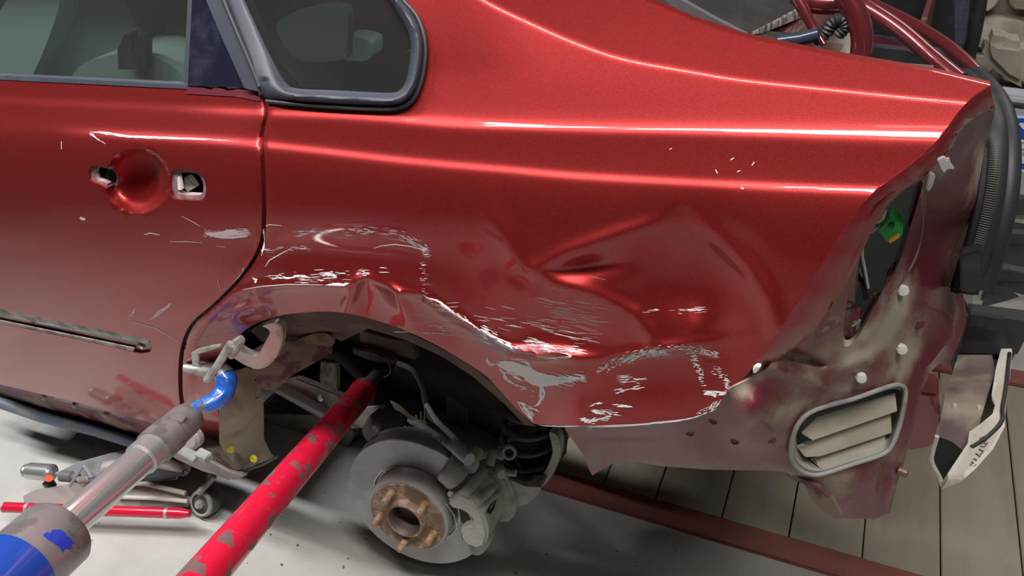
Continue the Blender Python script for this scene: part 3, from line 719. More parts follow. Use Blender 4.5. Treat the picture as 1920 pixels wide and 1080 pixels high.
arm('trunk_hinge', [(1540, -30), (1600, 0), (1680, 50), (1745, 105), (1800, 150)], (.62, .46), [.0115, .0108, .0105, .0105])
arm('hinge_strut', [(1560, -30), (1640, 10), (1720, 50), (1790, 96), (1860, 162)], (.80, .50), [.010, .009, .0085, .008])
arm('hinge_link', [(1478, -30), (1500, 8), (1528, 58), (1545, 84)], (.46, .43), [.010, .008, .0055, .004])
arm('hinge_cross', [(1490, -12), (1530, 6), (1600, 8)], (.5, .5), [.014, .014, .014])
# trunk opening lip behind the arms
patch('trunk_side_lining', [(1612, 60), (1700, 84), (1790, 140), (1850, 160), (1770, 140), (1620, 114)], ydepth(lambda a, b: .72 + 0 * a), PAINT_IN, CAR, step=10, attrs={'dust': blobs([(1700, 110, 80, 10, 10, .8)])})
patch('ribbed_seal_liner', [(1630, 88), (1700, 95), (1745, 112), (1740, 128), (1632, 112)], ydepth(lambda a, b: .66 + 0 * a), RUB, CAR, step=8, lip=.02)
patch('trunk_floor', [(1540, -40), (1790, -40), (1790, 110), (1600, 60)], ydepth(lambda a, b: 1.5 + 0 * a), BLACKP, CAR, step=30)
patch('gutter_lip', [(1612, 112), (1750, 122), (1752, 133), (1612, 120)], ydepth(lambda a, b: .45 + 0 * a), GALV, CAR, step=8)

# ---- trunk weatherstrip: ribbed inner band and fat outer bulb
tsx = [(1640, 75), (1700, 86), (1752, 102), (1800, 122), (1840, 150), (1872, 190), (1888, 240), (1892, 300), (1886, 370), (1870, 440), (1852, 500), (1838, 540)]
tsy = [.95, .85, .72, .60, .50, .43, .38, .34, .31, .29, .28, .27]
cc = cat([(x, y, d) for (x, y), d in zip(tsx, tsy)], 6)
TS = tube('trunk_weatherstrip', [Py(p[0], p[1], p[2]) for p in cc], np.interp(np.arange(len(cc)), [0, 30, 45, len(cc) - 1], [.010, .012, .013, .0155]), RUB, CAR, 14)
inn = [(1600, 92), (1700, 100), (1780, 125), (1822, 155), (1850, 195), (1863, 240), (1864, 300), (1856, 370), (1840, 440), (1822, 500), (1808, 545)]
iy = [.95, .80, .62, .50, .42, .36, .32, .29, .27, .26, .25]
ci = cat([(x, y, d) for (x, y), d in zip(inn, iy)], 6)
tube('seal_band', [Py(p[0], p[1], p[2]) for p in ci], np.interp(np.arange(len(ci)), [0, 30, len(ci) - 1], [.010, .014, .016]), RUB, TS, 12)
ci2 = cat([(x - 17, y + 3, d - .01) for (x, y), d in zip(inn[3:], iy[3:])], 6)
tube('seal_inner_bead', [Py(p[0], p[1], p[2]) for p in ci2], .0055, BLACKP, TS, 8)
RIBM = mat('seal_rib', (.09, .09, .085), .8)
bmr = bmesh.new()
cr = cat([(x, y, d) for (x, y), d in zip(inn[4:], iy[4:])], 16)
for i in range(0, len(cr) - 1):
    p = cr[i]; q = cr[i + 1]; t = np.array(q[:2]) - np.array(p[:2]); t /= np.linalg.norm(t) + 1e-9; nn = np.array([-t[1], t[0]])
    a = Py(p[0] - nn[0] * 10, p[1] - nn[1] * 10, p[2] - .014); b = Py(p[0] + nn[0] * 10, p[1] + nn[1] * 10, p[2] - .014)
    tube('', [a, b], .0011, None, bm=bmr, seg=4)
tag(from_bm('seal_ribs', bmr, RIBM, TS), kind='stuff')
slab('seal_end', [Py(x, y, .22) for x, y in ((1800, 480), (1842, 470), (1846, 540), (1822, 552), (1800, 548))], (0, .02, 0), BLACKP, TS, .002)

# ---- rear corner structure
lamp_hole = [tuple(p) for p in cat([(1728, 338), (1722, 375), (1706, 428), (1694, 470), (1676, 515), (1655, 545), (1632, 590), (1606, 636), (1586, 650), (1580, 632), (1590, 560), (1596, 500), (1612, 448), (1636, 400), (1680, 358)], 3, True)]
ven = [(1483, 856), (1486, 820), (1500, 790), (1530, 768), (1600, 748), (1665, 725), (1688, 722), (1698, 735), (1690, 785), (1674, 832), (1654, 852), (1600, 870), (1545, 888), (1520, 890), (1498, 880)]
ven_c = [tuple(p) for p in cat(ven, 3, True)]
rp_out = [(1864, 201), (1866, 205), (1858, 240), (1850, 290), (1846, 340), (1836, 400), (1822, 460), (1804, 505), (1790, 545), (1794, 585), (1788, 625), (1760, 662), (1738, 690), (1726, 740), (1712, 800), (1698, 858), (1684, 900), (1668, 962), (1640, 973), (1566, 972), (1530, 945), (1508, 905), (1470, 884), (1420, 882), (1330, 881), (1240, 874), (1160, 862), (1110, 892), (1092, 850), (1060, 806), (1058, 792), (1150, 790), (1250, 784), (1330, 764), (1372, 726), (1428, 700), (1470, 666), (1515, 630), (1556, 578), (1600, 503), (1637, 430), (1672, 378), (1712, 346), (1752, 318), (1780, 281), (1794, 252), (1812, 230), (1836, 214)]
rc = [(b[0], b[1], yat(*a) + .022) for a, b in list(zip(outer, inner))[::2]] + [ (1330, 764, yat(1330, 760) + .012),
      (1250, 784, yat(1250, 780) + .012), (1060, 800, yat(1060, 795) + .014), (1110, 880, .05), (1240, 870, .05), (1420, 878, .055), (1560, 965, .10), (1660, 960, .14), (1690, 860, .15),
      (1730, 740, .19), (1790, 600, .26), (1800, 510, .28), (1840, 390, .30), (1862, 250, .32), (1760, 450, .24), (1700, 560, .17), (1630, 680, .12), (1580, 800, .10), (1500, 720, .055), (1400, 760, .02), (1450, 830, .045), (1700, 700, .175), (1560, 640, .075)]
rf = tps(rc)
def rdisp(a, b):
    d = -36 * gau(a, b, 1408, 778, 44, 48, 25) + 15 * gau(a, b, 1490, 668, 58, 13, 17, 3) - 6 * gau(a, b, 1500, 705, 70, 10, 18)
    d += -12 * gau(a, b, 1690, 590, 34, 60, 25) + 10 * gau(a, b, 1735, 640, 22, 40, 20) - 9 * gau(a, b, 1590, 690, 70, 16, -25) - 8 * gau(a, b, 1745, 540, 20, 90, 12)
    d += 5 * gau(a, b, 1560, 620, 40, 14, -40) + 6 * gau(a, b, 1300, 830, 90, 7, 2) * 0 + 4 * np.sin(a / 37.) * np.sin(b / 44.)
    d += -6 * gau(a, b, 1620, 905, 30, 30) + 8 * gau(a, b, 1660, 880, 8, 80, 12)
    ds, sg = dist_line(a, b, [(1425, 683), (1480, 700), (1545, 725)]); d += -5 * np.exp(-(ds / 7.) ** 2)
    ds, sg = dist_line(a, b, [(1100, 822), (1180, 820), (1245, 817), (1252, 790)]); d += 2.5 * np.exp(-(ds / 4.) ** 2)
    ds, sg = dist_line(a, b, [(1730, 345), (1720, 440), (1700, 500), (1664, 560), (1620, 640)]); d += -6 * np.exp(-(ds / 8.) ** 2)
    return d * .001
dustf = blobs([(1650, 620, 60, 30, -45, .75), (1600, 660, 60, 28, -35, .6), (1690, 560, 30, 50, 20, .3), (1460, 780, 60, 40, 0, .25), (1385, 722, 34, 26, -30, .6), (1490, 900, 70, 20, 25, .7), (1560, 900, 60, 45, 30, .7),
               (1700, 660, 30, 50, 20, .65), (1500, 700, 70, 40, 20, .3), (1680, 760, 10, 80, 10, .3), (1110, 860, 25, 30, 0, .6), (1280, 874, 160, 8, 2, .4), (1560, 740, 90, 16, -20, .6), (1838, 300, 12, 70, 4, .5), (1790, 560, 12, 60, 0, .5),
               (1400, 850, 120, 30, 0, .1), (1440, 690, 30, 20, -40, .5), (1730, 380, 5, 50, 0, .6), (1758, 320, 14, 14, 0, .5)])
RP = patch('rear_corner_panel', rp_out, ydepth(lambda a, b: rf(a, b) + rdisp(a, b)), PAINT_IN, CAR, holes=[lamp_hole, ven_c], step=7, lip=.012, attrs={'dust': dustf})
def rpt(x, y, o=0.): return Py(x, y, float(rf(np.array([x]), np.array([y]))[0] + rdisp(np.array([x]), np.array([y]))[0]) - o)
# lamp opening: inner lip, dark cavity, plugs and wires
lipr = [tuple(np.array(p)) for p in lamp_hole]
cx, cyy = np.mean(lipr, 0)
in2 = [(p[0] + (cx - p[0]) * .18 + 4, p[1] + (cyy - p[1]) * .06) for p in lipr]
patch('lamp_seat', lipr, lambda a, b: Py(a, b, rf(a, b) + .018), PAINT_IN, RP, holes=[in2], step=6, lip=.03, attrs={'dust': blobs([], 0.05)})
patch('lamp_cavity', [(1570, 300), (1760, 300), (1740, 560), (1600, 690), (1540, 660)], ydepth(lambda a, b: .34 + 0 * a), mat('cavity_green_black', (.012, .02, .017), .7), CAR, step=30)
patch('lamp_seat_flap', [(1616, 595), (1632, 560), (1650, 545), (1664, 522), (1690, 470), (1700, 500), (1672, 560), (1640, 600), (1618, 625), (1612, 612)], lambda a, b: Py(a, b, rf(a, b) + .03), PAINT_IN, RP, step=7, lip=.004, attrs={'dust': blobs([], .15)})
for x, y in ((1701, 487), (1642, 550), (1592, 572)):
    lathe('bolt_hole', [(.003, 0), (.005, 0), (.005, .0015), (.003, .0015)], rpt(x, y, -.014), (.2, -1, .3), BLACKP, RP, 12)
def px_box(name, pts, y, d, m, parent, bevel=.0005): return slab(name, [Py(a, b, y) for a, b in pts], (0, d, 0), m, parent, bevel)
PL = px_box('wiring_plug', [(1646, 432), (1668, 410), (1676, 410), (1680, 416), (1684, 414), (1693, 434), (1690, 442), (1668, 456), (1662, 452)], .125, .02, GREEN, CAR)
px_box('plug_face', [(1666, 450), (1684, 440), (1687, 446), (1670, 457), (1666, 456)], .121, .01, AMBER, PL, .0008)
px_box('plug_latch', [(1664, 424), (1672, 418), (1678, 424), (1674, 430), (1668, 428)], .122, .006, mat('dark_green', (.0, .12, .03), .5), PL, .0008)
P2 = px_box('bulb_holder', [(1638, 410), (1648, 396), (1656, 396), (1662, 400), (1658, 412), (1646, 421), (1638, 416)], .12, .016, mat('clear_plug', (.62, .62, .58), .3), CAR)
px_box('holder_pins', [(1640, 412), (1646, 404), (1654, 408), (1650, 416), (1644, 419)], .117, .005, mat('pin_amber', (.6, .42, .15), .4), P2, .0006)
def wire(name, pts, y, r, m, parent=CAR): return tube(name, [Py(p[0], p[1], y) for p in cat(pts, 5)], r, m, parent, 7)
wire('wire', [(1648, 420), (1630, 430), (1618, 445), (1614, 470), (1618, 500), (1626, 530)], .135, .0017, mat('wire_green', (.03, .3, .12), .4))
wire('wire', [(1650, 424), (1634, 434), (1620, 452), (1617, 478), (1622, 505), (1628, 540)], .132, .0015, mat('wire_white', (.7, .7, .66), .4))
wire('wire', [(1644, 420), (1626, 428), (1616, 445), (1612, 470), (1620, 520), (1626, 545)], .14, .0015, BLACKP)
wire('wire', [(1600, 505), (1610, 520), (1620, 540), (1624, 560)], .14, .003, BLACKP)
px_box('wire_tape', [(1612, 462), (1618, 460), (1619, 476), (1616, 482), (1612, 478)], .128, .008, WHITE, CAR, .001)
px_box('inner_bracket', [(1596, 525), (1606, 512), (1614, 508), (1616, 530), (1600, 538), (1594, 540)], .16, .01, CALI, CAR, .001)
wire('lead_edge', [(1594, 612), (1602, 610), (1612, 600)], .12, .001, WHITE)
# white clips on the corner
for x, y in ((1690, 541), (1688, 651), (1612, 704)):
    c = lathe('trim_clip', [(.0, -.006), (.0045, -.006), (.0045, .0), (.006, .001), (.0065, .006), (.0055, .009), (0, .0095)], rpt(x, y, 0), (.3, -1, .25), WHITE, RP, 8)
    px_box('clip_slot', [(x - 10, y + 6), (x - 9, y - 4), (x - 5, y + 2), (x + 1, y + 6), (x - 4, y + 10)], rpt(x, y)[1] - .0016, .001, BLACKP, RP, 0)
for x, y in ((1722, 606),):
    lathe('grommet', [(0, 0), (.006, 0), (.007, .002), (.005, .004), (0, .004)], rpt(x, y), (.3, -1, .2), MARDUST, RP, 12)
for pts in ([(1411, 692), (1419, 686), (1427, 688), (1420, 699), (1412, 702)], [(1099, 797), (1113, 797), (1113, 807), (1111, 810), (1101, 810), (1099, 807)], [(1210, 793), (1223, 793), (1224, 800), (1222, 803), (1212, 803), (1210, 800)]):
    px_box('bumper_clip', pts, rpt(*pts[0])[1] - .006, .006, WHITE if pts[0][0] > 1400 else CLIPG, RP, .001)
for x, y in ((1338, 789), (1378, 827), (1447, 826), (1294, 812)):
    lathe('dimple', [(.0055, 0), (.005, .0008), (.004, .0010), (.003, .0003), (.0, .0003)], rpt(x, y), (.1, -1, .2), PAINT_IN, RP, 16)
# adhesive smears by the seam
for pts in ([(1757, 300), (1770, 294), (1776, 300), (1780, 296), (1782, 306), (1790, 318), (1778, 318), (1770, 326), (1764, 318)], [(1742, 322), (1750, 326), (1754, 332), (1748, 352), (1740, 362), (1736, 356), (1738, 340)]):
    px_box('adhesive_smear', pts, rpt(*pts[0])[1] - .004, .004, mat('silicone', (.36, .33, .34), .4), RP, .001)
# seam sealer bead down the corner
tube('seam_sealer', [rpt(x, y, .002) for x, y in cat([(1737, 340), (1732, 400), (1726, 450), (1714, 490), (1690, 530), (1668, 560)], 4)], .0009, MARDUST, RP, 6)
# lug details on the right edge
lathe('tow_boss', [(.006, 0), (.006, .010), (.004, .012), (0, .012)], rpt(1684, 882, 0), (1, -.2, 0), PAINT_IN, RP, 12)
patch('rear_edge_flange', [(1788, 625), (1760, 662), (1738, 690), (1726, 740), (1742, 700), (1762, 680), (1776, 690), (1800, 640), (1812, 600), (1806, 560), (1792, 548)], ydepth(lambda a, b: .29 + 0 * a), PAINT_IN, RP, step=8, lip=.02, attrs={'dust': blobs([(1750, 690, 20, 60, 20, .5), (1790, 590, 12, 40, 0, .6)])})
# hanging undertray tab by the vent
patch('torn_tab', [(1470, 884), (1520, 905), (1560, 935), (1580, 970), (1548, 962), (1524, 940), (1508, 908), (1480, 896)], ydepth(lambda a, b: .07 + 0 * a), MARDUST, RP, step=7, lip=.008)
# ---- pressure vent
VN = tube('pressure_vent', [Py(p[0], p[1], rf(np.array(p[0]), np.array(p[1])) - .006) for p in cat(ven, 3, True)], .0028, VENTF, CAR, 10, closed=True)
vi = [(1590 + (p[0] - 1590) * .94, 806 + (p[1] - 806) * .91) for p in ven_c]
patch('vent_rim', ven_c, lambda a, b: Py(a, b, rf(a, b) - .001), VENTF, VN, holes=[vi], step=6, lip=.02)
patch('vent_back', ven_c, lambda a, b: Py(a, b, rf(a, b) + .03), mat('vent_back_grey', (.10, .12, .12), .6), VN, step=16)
for k, pl in enumerate(([(1502, 812), (1530, 785), (1678, 738), (1682, 772), (1522, 827)], [(1493, 838), (1520, 826), (1670, 776), (1672, 812), (1540, 856), (1510, 858)], [(1518, 860), (1545, 850), (1660, 814), (1658, 846), (1555, 880), (1538, 879)])):
    bq = [rpt(x, y, -.006) if i < 2 or i == 2 else rpt(x, y, -.001) for i, (x, y) in enumerate(pl)]
    slab('vent_flap', [rpt(x, y, -.014 + .010 * (i > 2)) for i, (x, y) in enumerate(pl)], (0, .003, 0), CREAM, VN, .0006)
for a, b in (((1504, 814), (1522, 825)), ((1522, 825), (1506, 831)), ((1497, 849), (1512, 858)), ((1523, 858), (1532, 870))):
    tube('vent_crack', [rpt(*a, -.004), rpt(*b, -.004)], .0007, BLACKP, VN, 5)

# ---- bumper beam, its bracket and the black absorber
BB = empty('bumper_beam', parent=CAR)
def by(a, b): return np.interp(b, [640, 760, 900], [.60, .42, .24])
slab('beam_bracket', [Py(x, y, .30) for x, y in ((1700, 742), (1712, 735), (1760, 742), (1765, 772), (1755, 812), (1748, 840), (1700, 848))], (0, .05, 0), PAINT_ARM, BB, .004)
beam_top = [(1796, 664), (1860, 664), (1866, 700), (1852, 740), (1842, 775), (1822, 798), (1812, 850), (1756, 818), (1768, 770), (1772, 740), (1784, 710)]
patch('beam_top', beam_top, ydepth(by), ALU, BB, step=8, lip=.004)
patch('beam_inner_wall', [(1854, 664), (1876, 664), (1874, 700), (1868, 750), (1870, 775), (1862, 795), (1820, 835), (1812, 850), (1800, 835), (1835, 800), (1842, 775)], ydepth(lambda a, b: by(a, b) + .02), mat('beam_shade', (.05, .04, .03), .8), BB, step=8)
patch('beam_lip', [(1878, 662), (1898, 662), (1894, 700), (1886, 760), (1884, 800), (1862, 842), (1830, 878), (1800, 905), (1765, 918), (1790, 880), (1815, 842), (1818, 820), (1838, 806), (1862, 786), (1868, 765), (1860, 750), (1868, 700)], ydepth(lambda a, b: by(a, b) - .02), ALUW, BB, step=7, lip=.012)
tube('beam_edge', [Py(x, y, by(x, y) - .022) for x, y in cat([(1893, 662), (1887, 720), (1880, 765), (1878, 790), (1850, 820), (1822, 838)], 5)], .003, BLACKP, BB, 6)
patch('beam_mouth', [(1757, 818), (1785, 828), (1812, 850), (1800, 880), (1765, 912), (1752, 870), (1750, 850)], ydepth(lambda a, b: .30 + 0 * a), PITM, BB, step=8)
tube('beam_mouth_rim', [Py(x, y, .235) for x, y in cat([(1757, 818), (1748, 850), (1748, 868), (1762, 895), (1767, 912)], 4)], .003, ALUW, BB, 8)
# handwritten mark on the pale face
MK = mat('pencil_mark', (.16, .15, .15), .8)
bmk = bmesh.new()
for st in ([(1838, 822), (1846, 818), (1850, 826), (1842, 832), (1838, 822)], [(1836, 826), (1848, 832)], [(1852, 830), (1846, 838), (1838, 836)], [(1836, 842), (1844, 846), (1838, 852)], [(1830, 850), (1838, 856)], [(1826, 860), (1834, 864)], [(1822, 866), (1830, 872), (1824, 876), (1820, 870)]):
    tube('', [Py(x, y, by(x, y) - .0215) for x, y in st], .0009, None, bm=bmk, seg=5)
tag(from_bm('pencil_marks', bmk, MK, BB), kind='stuff')
for x, y in ((1790, 760), (1836, 764)):
    lathe('beam_rivet', [(.0, 0), (.004, 0), (.003, .003), (0, .003)], Py(x, y, by(x, y) - .001), (0, -1, .5), ALUW, BB, 10)
AB = empty('bumper_absorber', parent=CAR)
DUSTG = mat('dusty_grey_top', (.27, .265, .24), .85, col2=(.16, .16, .155), scale=9)
slab('absorber_core', [Py(x, y, d) for x, y, d in ((1830, 598, .62), (1926, 606, .62), (1926, 384, 1.27), (1884, 384, 1.27))], (0, 0, -.09), BLACKP, AB, .004)
def absb(name, pts, yy, m, thick=.01): return patch(name, pts, ydepth(yy), m, AB, step=10, lip=thick)
absb('absorber_face', [(1812, 590), (1820, 588), (1926, 602), (1926, 628), (1908, 664), (1798, 662), (1790, 650)], lambda a, b: .56 + 0 * a, BLACKP, .03)
absb('absorber_side', [(1797, 585), (1816, 592), (1800, 655), (1786, 700), (1778, 660), (1780, 640), (1794, 620)], lambda a, b: .54 + 0 * a, RUB, .03)
zt = lambda k: (lambda a, b: np.interp(b, [380, 600], [1.25, .60]))
absb('absorber_top', [(1820, 588), (1826, 545), (1850, 540), (1926, 560), (1926, 600)], zt(0), DUSTG)
absb('absorber_step', [(1856, 500), (1926, 512), (1926, 560), (1852, 538)], lambda a, b: .80 + 0 * a, mat('step_black', (.05, .052, .055), .6), .02)
absb('absorber_top', [(1862, 455), (1926, 466), (1926, 512), (1856, 500)], zt(0), DUSTG)
absb('absorber_step', [(1872, 436), (1926, 440), (1926, 468), (1866, 455)], lambda a, b: 1.0 + 0 * a, bpy.data.materials['step_black'], .02)
absb('absorber_top', [(1880, 400), (1926, 402), (1926, 442), (1872, 436)], zt(0), DUSTG)
absb('absorber_step', [(1880, 378), (1926, 372), (1926, 404), (1880, 400)], lambda a, b: 1.15 + 0 * a, bpy.data.materials['step_black'], .02)
for pl in ([(1820, 590), (1840, 592), (1884, 600), (1880, 602), (1820, 595)], [(1855, 507), (1894, 510), (1894, 512), (1855, 511)], [(1868, 436), (1890, 437), (1890, 439), (1868, 439)]):
    px_box('absorber_slot', pl, .53 if pl[0][1] > 550 else .75, .01, PITM, AB, 0)
tube('absorber_seam', [Py(1822, 590, .55), Py(1810, 572, .55), Py(1802, 556, .55)], .003, BLACKP, AB, 6)
mb_ = [(-.5 + .0 * k, .67 + .33 * math.cos(a), .35 + .075 * math.sin(a)) for k, a in enumerate(np.linspace(0, 2 * math.pi, 25)[:-1])]
slab('muffler_light_block', mb_, (.34, 0, 0), mat('light_block_dark', (.035, .03, .028), .85), CAR, .01)  # muffler shape added under the trunk to block light onto the boards
# ---- wheelhouse
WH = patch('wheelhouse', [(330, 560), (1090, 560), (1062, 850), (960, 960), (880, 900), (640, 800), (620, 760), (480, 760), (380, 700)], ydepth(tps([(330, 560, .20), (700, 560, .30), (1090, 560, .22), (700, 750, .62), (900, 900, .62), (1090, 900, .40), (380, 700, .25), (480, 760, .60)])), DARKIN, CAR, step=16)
def pxp(name, pts, yf, m, parent=CAR, step=7, lip=.006, smo_=False, n=4, **k):
    pl = [tuple(p) for p in cat(pts, n, True)] if smo_ else pts
    f = (lambda a, b: yf + 0 * a) if np.isscalar(yf) else tps(yf)
    return patch(name, pl, ydepth(f), m, parent, step=step, lip=lip, **k)
# inner arch lip, dull maroon brown
pxp('inner_arch', [(520, 590), (600, 580), (700, 594), (800, 640), (880, 680), (960, 750), (1004, 800), (985, 797), (940, 752), (885, 705), (828, 668), (762, 638), (690, 616), (640, 640), (600, 620), (540, 650), (490, 640), (470, 620)], [(520, 590, .05), (700, 594, .05), (880, 680, .05), (1000, 800, .06), (985, 797, .07), (828, 668, .09), (690, 616, .10), (560, 640, .13)], mat('inner_arch_brown', (.07, .04, .035), .85, col2=(.11, .08, .06), scale=12), step=9)
pxp('torn_arch_panel', [(484, 724), (470, 690), (470, 660), (500, 640), (560, 640), (610, 624), (622, 640), (620, 664), (580, 686), (545, 706), (520, 728), (500, 732), (492, 728)], [(484, 724, .05), (470, 660, .05), (560, 640, .11), (620, 650, .16), (545, 706, .08)], MARDUST, lip=.004)
pxp('dark_bulge', [(540, 650), (562, 635), (600, 624), (622, 632), (620, 650), (580, 645), (548, 655)], .105, mat('dull_brown_bulge', (.12, .09, .07), .85, col2=(.2, .16, .11), scale=20), smo_=True)
pxp('upper_stay', [(580, 620), (620, 604), (660, 604), (664, 612), (630, 620), (590, 634)], .14, DUSTD, smo_=True)
# front liner
LNR = pxp('arch_liner', [(410, 742), (430, 700), (462, 690), (488, 716), (492, 770), (493, 826), (505, 850), (512, 858), (488, 868), (448, 881), (438, 868), (424, 852), (411, 830)], [(410, 742, .02), (412, 830, .03), (488, 716, .10), (493, 826, .12), (448, 881, .06), (512, 858, .13), (450, 780, .035)], DUST, lip=.004)
tube('liner_fold', [Py(x, y, .08) for x, y in cat([(477, 712), (488, 722), (489, 740), (478, 748), (460, 746)], 4)], .0012, BLACKP, LNR, 5)
for x, y in ((433, 841), (477, 859)):
    lathe('yellow_clip', [(0, 0), (.008, 0), (.0085, .003), (.006, .006), (.003, .0065), (.002, .005), (0, .005)], Py(x, y, .045), (.1, -1, .35), YEL, LNR, 18)
tube('liner_edge', [Py(x, y, .06) for x, y in ((368, 842), (410, 858), (448, 886), (490, 872), (520, 856))], .003, BLACKP, LNR, 6)
pxp('lower_flange', [(350, 838), (410, 852), (450, 884), (430, 900), (400, 888), (340, 856)], .075, mat('sill_flange_grey', (.27, .25, .24), .7))
# mid structure behind the tube
pxp('floor_pan', [(490, 742), (560, 756), (640, 768), (700, 770), (700, 800), (600, 850), (540, 860), (500, 858), (492, 830)], .42, DUSTD, step=10)
pxp('fuel_tank', [(494, 780), (600, 780), (660, 800), (640, 850), (560, 862), (520, 860), (496, 840)], .36, mat('tank_grey', (.24, .21, .175), .9, col2=(.17, .15, .125), scale=9), smo_=True, lip=.1)
tube('pan_seam', [Py(x, y, .34) for x, y in ((492, 776), (530, 777), (590, 777), (604, 783))], .002, BLACKP, CAR, 5)
slab('trailing_arm', [Py(x, y, d) for x, y, d in ((548, 706, .24), (632, 742, .30), (700, 772, .34), (720, 800, .34), (640, 800, .30), (600, 776, .26), (512, 728, .22))], (0, .03, -.02), CALI, CAR, .004)
slab('arm_flange', [Py(x, y, d) for x, y, d in ((510, 724, .20), (600, 772, .25), (640, 797, .28), (640, 806, .28), (596, 784, .25), (506, 732, .20))], (0, .02, 0), mat('flange_grey', (.28, .275, .26), .7), CAR, .002)
lathe('arm_rivet', [(0, 0), (.008, 0), (.008, .004), (0, .006)], Py(602, 746, .262), (0, -1, .3), GALV, CAR, 12)
slab('brake_pipe_guard', [Py(x, y, .40) for x, y in ((601, 678), (630, 682), (630, 735), (604, 730), (598, 710))], (0, .02, 0), mat('dusty_cream_guard', (.38, .34, .26), .9, col2=(.2, .17, .13), scale=30), CAR, .002)
slab('cross_member', [Py(x, y, d) for x, y, d in ((640, 655, .45), (720, 670, .45), (760, 690, .45), (700, 705, .45), (670, 690, .45), (640, 668, .45))], (0, .05, 0), mat('cross_grey', (.10, .09, .075), .9), CAR, .004)
slab('frame_plate', [Py(x, y, .40) for x, y in ((672, 618), (735, 636), (772, 640), (776, 648), (780, 676), (752, 668), (718, 660), (676, 650))], (0, .02, 0), mat('frame_cream', (.30, .26, .175), .9, col2=(.22, .19, .14), scale=16), CAR, .002)
slab('frame_rail', [Py(x, y, .38) for x, y in ((660, 652), (700, 660), (740, 676), (736, 686), (690, 676), (660, 664))], (0, .02, 0), DUSTD, CAR, .003)
tube('filler_hose', [Py(p[0], p[1], .42) for p in cat([(600, 655), (640, 662), (670, 690), (700, 715)], 4)], .022, mat('hose_dark', (.06, .055, .05), .8), CAR, 12)
pxp('knuckle_side', [(650, 768), (720, 762), (724, 800), (706, 812), (676, 802), (640, 806)], .30, CALI)
tube('knuckle_seam', [Py(x, y, .29) for x, y in ((652, 802), (676, 812), (700, 822))], .002, BLACKP, CAR, 5)
lathe('knuckle', [(.0, -.05), (.03, -.05), (.034, .0), (.026, .03), (0, .03)], Py(712, 800, .27), (0, -1, .2), mat('knuckle_dark', (.10, .095, .085), .8), CAR, 20)
lathe('knuckle_bolt', [(0, 0), (.009, 0), (.009, .01), (0, .01)], Py(708, 800, .235), (0, -1, .2), CALI, CAR, 6)
# abs / brake hoses
tube('abs_lead', [Py(p[0], p[1], .36) for p in cat([(745, 680), (775, 695), (792, 725), (797, 750), (806, 780), (830, 800), (862, 835)], 5)], .0065, mat('lead_grey', (.14, .13, .115), .8), CAR, 8)
tube('parking_cable', [Py(p[0], p[1], d) for p, d in zip(cat([(800, 760), (820, 790), (845, 815), (880, 852)], 5), np.linspace(.34, .16, 16))], .006, mat('cable_cream', (.38, .36, .31), .8), CAR, 8)
CB = tube('brake_hose', [Py(x, y, d) for x, y, d in ((770, 786, .24), (800, 806, .21), (840, 832, .17), (872, 856, .135))], .0085, mat('hose_blue_grey', (.34, .40, .44), .5, col2=(.25, .27, .27), scale=30), CAR, 10)
tube('hose_sleeve', [Py(x, y, d) for x, y, d in ((852, 838, .15), (880, 862, .12))], .0115, mat('sleeve_blue', (.30, .36, .42), .6), CB, 10)
rw_ = random.Random(3)
WIRE = mat('frayed_wires', (.42, .37, .26), .8)
for k in range(5):
    tube('frayed_wire', [Py(p[0] + k * 2.2, p[1] + k * 3.4 - 6, .23) for p in cat([(732, 758), (750, 768), (776, 790), (800, 800 + k)], 4)], .0022, WIRE, CAR, 6)
for k in range(9):
    x = 760 + k * 7; tube('frayed_wire', [Py(x, 800 + k * 2 - rw_.random() * 4, .22), Py(x + 3, 812 + k * 2, .215), Py(x + 2 + rw_.random() * 4, 824 + k * 2, .21)], .0026, WIRE, CAR, 6)
for k in range(3):
    tube('frayed_wire', [Py(780 + k * 9, 778 - k * 6, .25), Py(784 + k * 6, 792, .24), Py(776 + k * 8, 806, .23)], .002, WIRE, CAR, 6)
# spring and its seat
HX, HY, HZ = -.55, .30, .30
sp0 = Py(988, 860, .27); sp1 = Py(1000, 700, .30)
axs = V(sp1 - sp0).normalized(); qm = frame_of(axs); pts = []
Ls = np.linalg.norm(sp1 - sp0); turns = 5.2
for i in range(int(turns * 26)):
    a = 2 * math.pi * i / 26; h = Ls * i / (turns * 26)
    pts.append(V(sp0) + qm @ Vector((.050 * math.cos(a), .050 * math.sin(a), h)))
SPR = tube('coil_spring', [tuple(p) for p in pts], .0075, mat('spring_black', (.035, .034, .033), .6), CAR, 10)
lathe('bump_stop', [(0, 0), (.022, 0), (.022, Ls), (0, Ls)], sp0, axs, DARKIN, SPR, 16)
lathe('spring_seat', [(0, -.035), (.035, -.035), (.058, -.02), (.064, .004), (.05, .006), (.05, -.004), (0, -.004)], sp0, axs, mat('seat_dark', (.11, .105, .10), .7), CAR, 28)
pxp('lower_arm', [(940, 905), (975, 925), (1010, 918), (1036, 890), (1050, 850), (1046, 820), (1030, 812), (1036, 850), (1016, 890), (985, 906), (950, 895)], .24, CALI, smo_=True, lip=.02)
pxp('lower_arm_tip', [(948, 900), (985, 912), (1014, 916), (990, 944), (950, 950), (930, 930)], .20, CALI, smo_=True, lip=.03)
pxp('damper_tube', [(830, 660), (872, 680), (880, 820), (840, 815)], .52, mat('damper_dark', (.045, .043, .04), .8), lip=.04)

